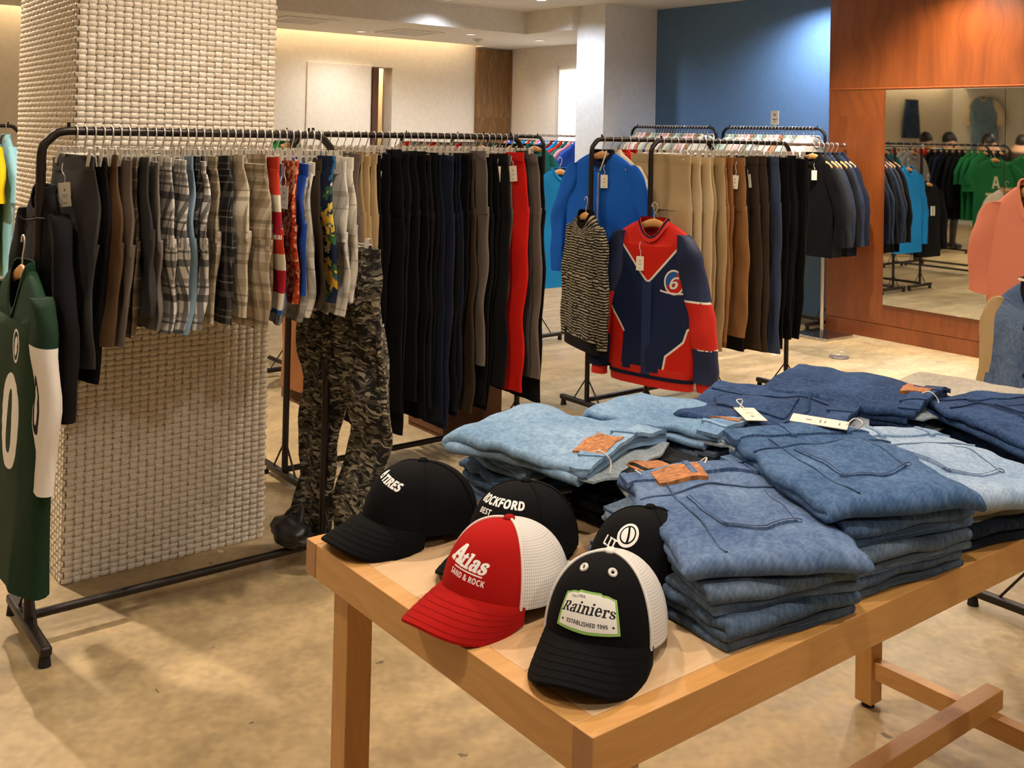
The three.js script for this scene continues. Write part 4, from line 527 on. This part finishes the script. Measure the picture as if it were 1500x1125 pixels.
stack([{ mat: D.dark2, label: 'dark folded jeans lowest beside the beige pair' }, { mat: D.black, label: 'black folded jeans second beside the beige pair' }, { mat: D.dark2, label: 'dark folded jeans third beside the beige pair', open: 0.008 }, { mat: D.dark, label: 'dark blue folded jeans with tan patch beside the beige pair', th: 0.017, passes: 2, patch: 2, open: 0.02, loops: 1, sag: 0.016 }], { x: 2.04, z: -1.165, rot: PI + 0.3, W: 0.28, L: 0.33, th: 0.0115, seed: 571 });
stack([{ mat: D.beige, label: 'beige folded trousers lower of the beige pile', name: 'folded_trousers' }, { mat: D.beige, label: 'beige folded trousers topping the beige pile with card tags', name: 'folded_trousers', tagged: 1, th: 0.014 }], { x: 2.37, z: -1.15, rot: PI + 0.1, W: 0.3, L: 0.3, th: 0.0125, seed: 581 });
stack([{ mat: D.black, label: 'black folded jeans lying between dark piles', open: 0.006 }, { mat: D.black, label: 'black folded jeans with pale seam between dark piles', open: 0.01 }], { x: 1.93, z: -1.1, rot: PI + 0.35, W: 0.2, L: 0.16, seed: 591 });
// front row, waists towards the back, folds at the table edge
stack([{ mat: D.teal, label: 'teal grey folded jeans at the bottom of the pocket pile', rot: -0.12, x: 1.225, L: 0.31, W: 0.25, th: 0.0125 }, { mat: D.grey, label: 'grey blue folded jeans in the middle of the pocket pile', rot: -0.28, x: 1.265, L: 0.31, W: 0.25, th: 0.013 }, { mat: D.mid, label: 'mid blue folded jeans with back pocket beside the caps', rot: -0.5, x: 1.325, th: 0.0165, passes: 2, patch: -1, pocket: 1, loops: 1, tagged: 0, L: 0.34, W: 0.27, sag: 0.02 }], { z: -1.175, W: 0.25, L: 0.31, seed: 601, wave: 0.013 });
stack([{ mat: D.teal, label: 'teal grey folded jeans at the bottom of the tagged pile', rot: -0.1, x: 1.49, L: 0.3 }, { mat: D.grey, label: 'grey folded jeans second in the tagged pile', rot: -0.14, x: 1.5 }, { mat: D.mid2, label: 'blue folded jeans third in the tagged pile', rot: -0.24, x: 1.53, th: 0.0145 }, { mat: D.blue, label: 'blue folded jeans with belt loops and card tag topping the tagged pile', rot: -0.42, x: 1.56, th: 0.0165, passes: 2, pocket: 1, loops: 1, tagged: 1, L: 0.345, W: 0.27, sag: 0.018 }], { z: -1.16, W: 0.26, L: 0.31, th: 0.0115, seed: 611, wave: 0.013 });
stack([{ mat: D.indigo, label: 'dark folded jeans under the bleached pair' }, { mat: D.beige, label: 'grey folded jeans under the bleached pair', L: 0.28 }, { mat: D.pale, label: 'bleached light blue folded jeans beside the tagged pile', th: 0.018, passes: 2, rot: -0.36, loops: 1, pocket: 1, W: 0.28, L: 0.33 }], { x: 1.8, z: -1.14, rot: -0.2, W: 0.26, L: 0.29, th: 0.0115, seed: 621 });
stack([{ mat: D.dark2, label: 'dark folded jeans under the large dark pair', rot: -0.2 }, { mat: D.black, label: 'black folded jeans under the large dark pair', rot: -0.25 }, { mat: D.dark2, label: 'dark blue folded jeans third under the large dark pair', rot: -0.25 }, { mat: D.dark, label: 'large dark blue folded jeans with side seam at the table end', rot: -0.4, th: 0.016, passes: 2, pocket: 1, W: 0.32, L: 0.34 }], { x: 2.16, z: -1.13, W: 0.28, L: 0.28, th: 0.011, seed: 631 });

// ---------------------------------------------------------------- caps
function cap(label, { x, z, turn, crown, front, back, brim, text, button, strap, tilt = -0.13, lean = 0, arch = 0.62, piping, y = TT }) {
  const g = thing('baseball_cap', label, 'cap', [x, y, z], turn); const rx = 0.078, rz = 0.098, hc = 0.098, base = 0.012;
  const S = (phi, al, o = 0) => { const n = 2.1 + 0.45 * Math.max(0, Math.cos(phi)) * Math.sin(Math.min(al * 1.2, 1.57)), c = Math.pow(Math.cos(Math.min(al, 1.5707)), 2 / n), s = Math.pow(Math.sin(al), 2 / n); const k = c - o * 0.4, y0 = base + (hc - o) * s; return new THREE.Vector3(Math.sin(phi) * (rx * c - o * 0.7), y0, Math.cos(phi) * ((Math.cos(phi) < 0 ? rz * 1.2 : rz) * c - o * 0.7)); };
  const pitch = new THREE.Matrix4().makeTranslation(0, 0, -rz).multiply(new THREE.Matrix4().makeRotationX(tilt)).multiply(new THREE.Matrix4().makeTranslation(0, 0, rz)); const inner = new THREE.Group(); void pitch;
  const T = (v) => { v.z += rz; const c = Math.cos(tilt), s = Math.sin(tilt); const yy = v.y * c - v.z * s, zz = v.y * s + v.z * c; v.y = yy; v.z = zz - rz; return [v.x, v.y - 0.006, v.z]; };
  const panel = (p0, p1, nu, a0f, off = 0, t = 0.002, a1 = 1.5) => shell(nu, 16, (u, v, o) => { const phi = lerp(p0, p1, u), a0 = a0f ? a0f(phi) : 0.0; return T(S(phi, lerp(a0, a1, v), (o ? t : 0) - off)); });
  const FP = 1.12; mesh('front_panel', panel(-FP, FP, 28), front, g);
  // rear panels leave an arched opening over the strap
  const hole = (phi) => { const d = Math.abs(Math.abs(phi) - PI); const q = phi > PI ? 2 * PI - phi : phi; const e = Math.abs(q - PI) / 0.42; void d; return e < 1 ? arch * Math.sqrt(1 - e * e) : 0; };
  const seams = [FP, PI - 0.0, 2 * PI - FP]; for (let i = 0; i < 2; i++) mesh('rear_panel', panel(seams[i], seams[i + 1], 26, hole), back, g);
  mesh('strap', shell(14, 3, (u, v, o) => T(S(PI - 0.46 + 0.92 * u, 0.02 + 0.13 * v, (o ? 0.003 : 0) - 0.0015))), strap || back, g);
  mesh('sweatband', shell(40, 3, (u, v, o) => T(S(-2.6 + 5.2 * u, 0.01 + 0.2 * v, 0.004 + (o ? 0.002 : 0)))), std(0x1a1a1c, 0.9), g);
  mesh('button', new THREE.SphereGeometry(0.0085, 14, 8).scale(1, 0.55, 1).translate(...T(S(0, 1.57, -0.001))), button || crown, g);
  if (piping) for (const s of [-1, 1]) { const pts = []; for (let i = 0; i <= 16; i++) pts.push(T(S(s * FP, (i / 16) * 1.5, -0.001))); mesh('piping', tube(pts, 0.0022, 30, 6), piping, g); }
  else for (const p of [FP, -FP, PI - 0.9, PI + 0.9]) { const pts = []; for (let i = 0; i <= 12; i++) pts.push(T(S(p, 0.02 + (i / 12) * 1.48, -0.0004))); mesh('seam', tube(pts, 0.0013, 24, 5), crown, g); }
  // brim
  const BR = (u, v, o) => { const a = (u - 0.5) * 2, ph = a * 1.2, bx = Math.sin(ph) * rx * 1.0, bz = Math.cos(ph) * rz; const e = Math.sqrt(Math.max(0, 1 - Math.pow(Math.abs(a), 2.6))), X = bx * (1 + 0.1 * v * e), Z = bz + v * 0.074 * e; const yb = base + 0.006 - 0.034 * Math.pow(X / 0.08, 2) * (0.3 + 0.7 * v) - 0.026 * Math.pow(v, 1.3) * e; return T(new THREE.Vector3(X, yb - (o ? 0.0035 : 0) + 0.006, Z)); };
  const b = mesh('brim', shell(36, 12, BR), brim, g);
  for (const v of [0.3, 0.45, 0.6, 0.75, 0.9]) { const pts = []; for (let i = 1; i < 36; i++) { const p = BR(i / 36, v, 0); pts.push([p[0], p[1] + 0.0002, p[2]]); } mesh('stitching', tube(pts, 0.0004, 44, 4), brim, b); }
  return { g, S, T, FP };
}
const fabricCap = (c) => new THREE.MeshPhysicalMaterial({ color: c, roughness: 0.9, specularIntensity: 0.3, bumpMap: weaveBump, bumpScale: 0.0004 });
function capText(bg, draw) { return new THREE.MeshPhysicalMaterial({ roughness: 0.9, specularIntensity: 0.3, map: canvasTex(640, 512, (g, w, h) => { g.fillStyle = bg; g.fillRect(0, 0, w, h); draw(g, w, h); }) }); }
const meshWhite = new THREE.MeshStandardMaterial({ roughness: 0.85, map: dataTex(128, 0.1, (u, v, x, y) => { const k = x % 6 < 2 && y % 6 < 3 ? 150 : 214; return [k, k * 0.975, k * 0.935]; }) }); meshWhite.map.repeat.set(2.2, 1.6);
const BLK = fabricCap(0x070708), REDC = fabricCap(0xa5120d), WHT = std(0xd8d3ca, 0.7);
{
  cap('plain black cap with white tyre shop lettering at the table corner', { x: 0.955, z: -1.465, turn: -1.5, crown: BLK, back: BLK, brim: BLK, front: capText('#070708', (g) => { g.save(); g.translate(350, 250); g.rotate(0.22); g.fillStyle = '#e8e6e2'; g.beginPath(); g.moveTo(-118, 30); g.bezierCurveTo(-150, 0, -130, -34, -108, -52); g.bezierCurveTo(-92, -36, -74, -10, -88, 30); g.fill(); g.fillStyle = '#070708'; g.beginPath(); g.arc(-104, 8, 11, 0, 7); g.fill(); lettering(g, 'TIRES', 34, 0, 80, { color: '#e8e6e2', skew: -0.2, sx: 0.95, line: 4 }); g.restore(); }) });
  cap('black cap with bold white block lettering behind the red cap', { x: 1.035, z: -1.285, turn: -1.3, crown: BLK, back: BLK, brim: BLK, front: capText('#070708', (g) => { lettering(g, 'ROCKFORD', 330, 235, 84, { color: '#e8e6e2', sx: 0.9, line: 3 }); lettering(g, 'BEST', 250, 310, 46, { color: '#e8e6e2', sx: 1.1 }); }) });
  const r = cap('red trucker cap with white script lettering and white mesh back', { x: 0.915, z: -1.175, turn: -1.38, crown: REDC, back: meshWhite, brim: REDC, button: REDC, piping: std(0xe8cfc6, 0.8), front: capText('#a5120d', (g) => { g.save(); g.translate(320, 330); g.rotate(0.1); lettering(g, 'tlas', 62, 4, 96, { color: '#efeae4', font: 'serif', skew: -0.3, line: 5 }); lettering(g, 'A', -60, -14, 132, { color: '#efeae4', font: 'serif', skew: -0.3, line: 12 }); g.fillStyle = '#efeae4'; g.fillRect(-60, 46, 190, 6); lettering(g, 'SAND & ROCK', 38, 74, 34, { color: '#efeae4' }); g.restore(); }) });
  const k = cap('black trucker cap with green edged white patch and white mesh back', { x: 0.955, z: -1.0, turn: -1.05, crown: WHT, back: meshWhite, brim: BLK, button: WHT, piping: std(0xd8d4cc, 0.8), front: capText('#070708', () => {}) });
  // raised patch
  const { g, S, T } = k, poly = (u, v) => { const c = 1 - Math.abs(2 * u - 1), top = 0.86 + 0.13 * sm(0, 0.35, c * 0.9) * (c > 0.55 ? 1 : 0.65), bot = 0.14 - 0.03 * c; return [(-0.5 + u) * lerp(1.0, 0.88, v), lerp(bot, top, v)]; };
  const patchMat = new THREE.MeshStandardMaterial({ roughness: 0.8, map: canvasTex(640, 400, (c, w, h) => { c.fillStyle = '#8cb45c'; c.fillRect(0, 0, w, h); c.fillStyle = '#e9e5da'; c.fillRect(26, 26, w - 52, h - 52); lettering(c, 'TACOMA', 180, 66, 44, { color: '#2a2a2c' }); lettering(c, 'Rainiers', 320, 180, 150, { color: '#17171a', font: 'serif', skew: -0.25, sx: 0.93, line: 3 }); lettering(c, 'ESTABLISHED 1995', 320, 318, 50, { color: '#17171a', sx: 0.95, line: 1.5 }); for (const q of [60, 580]) { c.save(); c.translate(q, 318); c.rotate(0.785); c.fillStyle = '#17171a'; c.fillRect(-11, -11, 22, 22); c.restore(); } }) });
  mesh('patch', shell(20, 14, (u, v, o) => { const [a, b] = poly(u, v); return T(S(a * 1.12, 0.12 + b * 0.55, o ? 0.001 : -0.0028)); }), patchMat, g, 'white cloth patch with green border and black lettering');
  for (const s of [-1, 1]) mesh('eyelet', new THREE.TorusGeometry(0.0042, 0.0022, 8, 16).lookAt(new THREE.Vector3(s * 0.5, 0.85, 0.6)).translate(...T(S(s * 0.42, 1.02, -0.001))), WHT, g);
  const zc = cap('black cap with white ring emblem lying behind the green edged patch cap', { x: 1.115, z: -1.09, turn: -1.45, crown: BLK, back: BLK, brim: BLK, arch: 0.75, front: capText('#070708', (c) => { c.save(); c.translate(400, 250); c.strokeStyle = '#e6e2dc'; c.lineWidth = 17; c.beginPath(); c.ellipse(0, 0, 62, 66, 0, 0, 7); c.stroke(); c.fillStyle = '#e6e2dc'; c.beginPath(); c.ellipse(0, 0, 44, 48, 0, 0, 7); c.fill(); c.strokeStyle = '#0d0d0f'; c.lineWidth = 15; c.beginPath(); c.moveTo(-12, -50); c.quadraticCurveTo(14, 0, 10, 50); c.stroke(); c.restore(); lettering(c, 'LIT', 300, 320, 72, { color: '#e6e2dc', rot: 0.1 }); }) });
  mesh('side_emblem', new THREE.TorusGeometry(0.012, 0.0022, 8, 20).scale(0.7, 1.2, 1).rotateY(PI * 0.55).translate(...zc.T(zc.S(1.9, 0.75, -0.001))), WHT, zc.g, 'small white ring emblem');
  const t = thing('loose_tag', 'white card tag lying on the table between the caps', 'tag', [1.075, TT, -1.2], 0.5); mesh('card', box(0.04, 0.0016, 0.07, 0, 0.003, 0), CARD, t); mesh('string', tube([[0, 0.004, 0.03], [0.02, 0.008, 0.05], [0, 0.012, 0.07], [-0.02, 0.006, 0.055], [-0.01, 0.004, 0.08]], 0.0012, 16, 4), STRING, t);
}

// ---------------------------------------------------------------- customers seen only in the mirror, wall clothes
function person(label, x, z, turn, h, coat, pants2) {
  const J = [[0, 0.93, 0, 0, 0.86, 0, 0.05, 0.05], [0, 0.82, 0, 0, 0.55, 0, 0.105, 0.1], [-0.1, 0.79, 0, 0.1, 0.79, 0, 0.05, 0.05], [-0.055, 0.5, 0, -0.06, 0.27, 0.012, 0.052, 0.038], [0.055, 0.5, 0, 0.06, 0.27, 0.012, 0.052, 0.038], [-0.06, 0.27, 0.012, -0.062, 0.04, -0.008, 0.038, 0.026], [0.06, 0.27, 0.012, 0.062, 0.04, -0.008, 0.038, 0.026], [-0.062, 0.022, -0.01, -0.068, 0.018, 0.07, 0.024, 0.02], [0.062, 0.022, -0.01, 0.068, 0.018, 0.07, 0.024, 0.02], [-0.12, 0.78, 0, -0.15, 0.62, 0.01, 0.034, 0.028], [0.12, 0.78, 0, 0.15, 0.62, 0.01, 0.034, 0.028], [-0.15, 0.62, 0.01, -0.13, 0.49, 0.06, 0.027, 0.02], [0.15, 0.62, 0.01, 0.13, 0.49, 0.06, 0.027, 0.02], [-0.13, 0.48, 0.065, -0.128, 0.45, 0.075, 0.018, 0.014], [0.13, 0.48, 0.065, 0.128, 0.45, 0.075, 0.018, 0.014]];
  const n = 56, mc = new MarchingCubes(n, new THREE.MeshStandardMaterial(), false, false, 60000); mc.isolation = 0;
  const cap2 = (p, j) => { const [ax, ay, az, bx, by, bz, ra, rb] = j, d = [bx - ax, by - ay, bz - az], l = d[0] ** 2 + d[1] ** 2 + d[2] ** 2, t = clamp(((p[0] - ax) * d[0] + (p[1] - ay) * d[1] + (p[2] - az) * d[2]) / (l || 1), 0, 1); return Math.hypot(p[0] - ax - d[0] * t, p[1] - ay - d[1] * t, (p[2] - az - d[2] * t) * (t * 0 + 1.12)) - lerp(ra, rb, t); };
  for (let k = 0; k < n; k++) for (let j = 0; j < n; j++) for (let i = 0; i < n; i++) { const p = [((i / (n / 2)) - 1) * 0.53, ((j / (n / 2)) - 1) * 0.53 + 0.5, ((k / (n / 2)) - 1) * 0.53]; let d = 9; for (const b of J) { const q = cap2(p, b), hh = clamp(0.5 + (0.5 * (d - q)) / 0.025, 0, 1); d = lerp(d, q, hh) - 0.025 * hh * (1 - hh); } mc.field[k * n * n + j * n + i] = -d; }
  mc.update(); const cnt = mc.count, pos = mc.positionArray.slice(0, cnt * 3), nor = mc.normalArray.slice(0, cnt * 3), col = new Float32Array(cnt * 3); const sk = new THREE.Color(0xc79a7a), cc = new THREE.Color(coat), pp = new THREE.Color(pants2), shoe = new THREE.Color(0x101012);
  for (let i = 0; i < cnt; i++) { const a = pos[i * 3] * 0.53, b = pos[i * 3 + 1] * 0.53 + 0.5, c = pos[i * 3 + 2] * 0.53; const q = b > 0.855 || (b < 0.5 && Math.abs(a) > 0.1 && b > 0.4) ? sk : b > 0.47 ? cc : b > 0.045 ? pp : shoe; col.set([q.r, q.g, q.b], i * 3); pos[i * 3] = a * h; pos[i * 3 + 1] = b * h; pos[i * 3 + 2] = c * h; }
  const bg = new THREE.BufferGeometry(); bg.setAttribute('position', new THREE.BufferAttribute(pos, 3)); bg.setAttribute('normal', new THREE.BufferAttribute(nor, 3)); bg.setAttribute('color', new THREE.BufferAttribute(col, 3)); bg.setAttribute('uv', new THREE.BufferAttribute(new Float32Array(cnt * 2), 2));
  const g = thing('person', label, 'person', [x, 0, z], turn); mesh('figure', bg, new THREE.MeshStandardMaterial({ vertexColors: true, roughness: 0.85 }), g);
  const head = new THREE.SphereGeometry(1, 32, 24), hp = head.attributes.position; for (let i = 0; i < hp.count; i++) { let a = hp.getX(i), b = hp.getY(i), c = hp.getZ(i); const jaw = b < 0 ? 1 + b * 0.22 : 1, nose = 0.16 * Math.exp(-((a / 0.12) ** 2) - ((b + 0.1) / 0.2) ** 2) * (c > 0 ? 1 : 0), eye = -0.05 * (Math.exp(-(((Math.abs(a) - 0.32) / 0.16) ** 2) - ((b - 0.08) / 0.12) ** 2)) * (c > 0 ? 1 : 0); hp.setXYZ(i, a * 0.072 * jaw, b * 0.108, c * 0.088 * jaw + (nose + eye) * 0.09); } head.computeVertexNormals(); head.translate(0, h - 0.12, 0.012);
  const hd = mesh('head', head, std(0xc79a7a, 0.6), g); for (const s of [-1, 1]) { mesh('ear', new THREE.SphereGeometry(0.016, 10, 8).scale(0.45, 1, 0.7).translate(s * 0.072, h - 0.12, 0.005), std(0xc79a7a, 0.6), hd); mesh('eye', new THREE.SphereGeometry(0.008, 10, 8).translate(s * 0.024, h - 0.112, 0.088), std(0x1a1210, 0.3), hd); } mesh('mouth', box(0.03, 0.005, 0.006, 0, h - 0.168, 0.085, 0.002), std(0x8a4a42, 0.6), hd);
  mesh('hair', new THREE.SphereGeometry(1, 24, 14, 0, PI * 2, 0, PI * 0.68).scale(0.085, 0.118, 0.1).rotateX(-0.42).translate(0, h - 0.112, 0.004), std(0x0e0b0a, 0.5), g);
  return g;
}
person('person in a black jacket browsing behind the red sweaters in the mirror', -0.2, -7.9, -1.6, 1.57, 0x141416, 0x17181c); person('person in a dark navy coat standing beside the black jacketed one', 0.0, -7.44, -1.2, 1.57, 0x151a26, 0x121316); person('person in a charcoal top behind the green jersey in the mirror', -0.2, -7.0, 1.5, 1.56, 0x26262a, 0x1a1a1e); person('person in a brown top near the cream cardigan in the mirror', -0.1, -6.5, -1.9, 1.55, 0x3a2e26, 0x18181c);
{
  const g = thing('work_overalls', 'blue denim overalls outfit hung high on the white wall in the mirror', 'overalls', [-3.9, 2.22, -9.0], PI); const q = topGeo({ len: 0.42, W: 0.5, th: 0.08, sleeve: 0.4, seed: 700 }); mesh('bib', q.body, D.light2, g); q.sleeves.forEach((s) => mesh('sleeve', s, P.cream, g)); const p = pantsGeo({ len: 0.6, W: 0.42, hem: 0.24, seed: 701, th: 0.07 }); const l = mesh('skirt', merge([p.hip, ...p.legs]), D.light2, g); l.position.y = -0.38; mesh('collar', q.collar, P.cream, g);
  mesh('wall_hook', bar([0, 0.03, 0], [0.06, 0.03, 0], 0.006), STEEL, g);
  const w = thing('denim_skirt', 'long dark denim skirt hung on the cream wall in the mirror', 'skirt', [-2.6, 2.1, -9.56], -N); const rr = []; for (let i = 0; i <= 12; i++) { const t = i / 12; rr.push(ringAt(30, lerp(0.36, 0.5, t), 0.07, -0.62 * t, 0, 0, (x, zz) => [0.02 * Math.sin(zz * 40) * t, 0, 0])); } mesh('skirt', loft(rr), D.dark, w); mesh('waistband', loft([0.03, -0.02].map((y) => ringAt(24, 0.37, 0.075, y, 0, 0))), D.dark2, w);
}
{ const g = thing('storage_crate', 'brown wooden crate on the floor beneath the black trousers', 'crate', [2.9, 0, -4.12]); const m = new THREE.MeshStandardMaterial({ map: wood(0x6b3f1e, 0x4a2a12, 128, 0.4, 91, 1), roughness: 0.6 }); for (const [w, h, d, x, y, z] of [[0.34, 0.02, 0.3, 0, 0.01, 0], [0.34, 0.22, 0.016, 0, 0.12, 0.142], [0.34, 0.22, 0.016, 0, 0.12, -0.142]]) mesh('side_board', box(w, h, d, x, y, z, 0.003), m, g); for (const q of [-1, 1]) mesh('end_board', box(0.016, 0.22, 0.268, q * 0.162, 0.12, 0, 0.003), m, g); }
renderer.render(scene, camera);
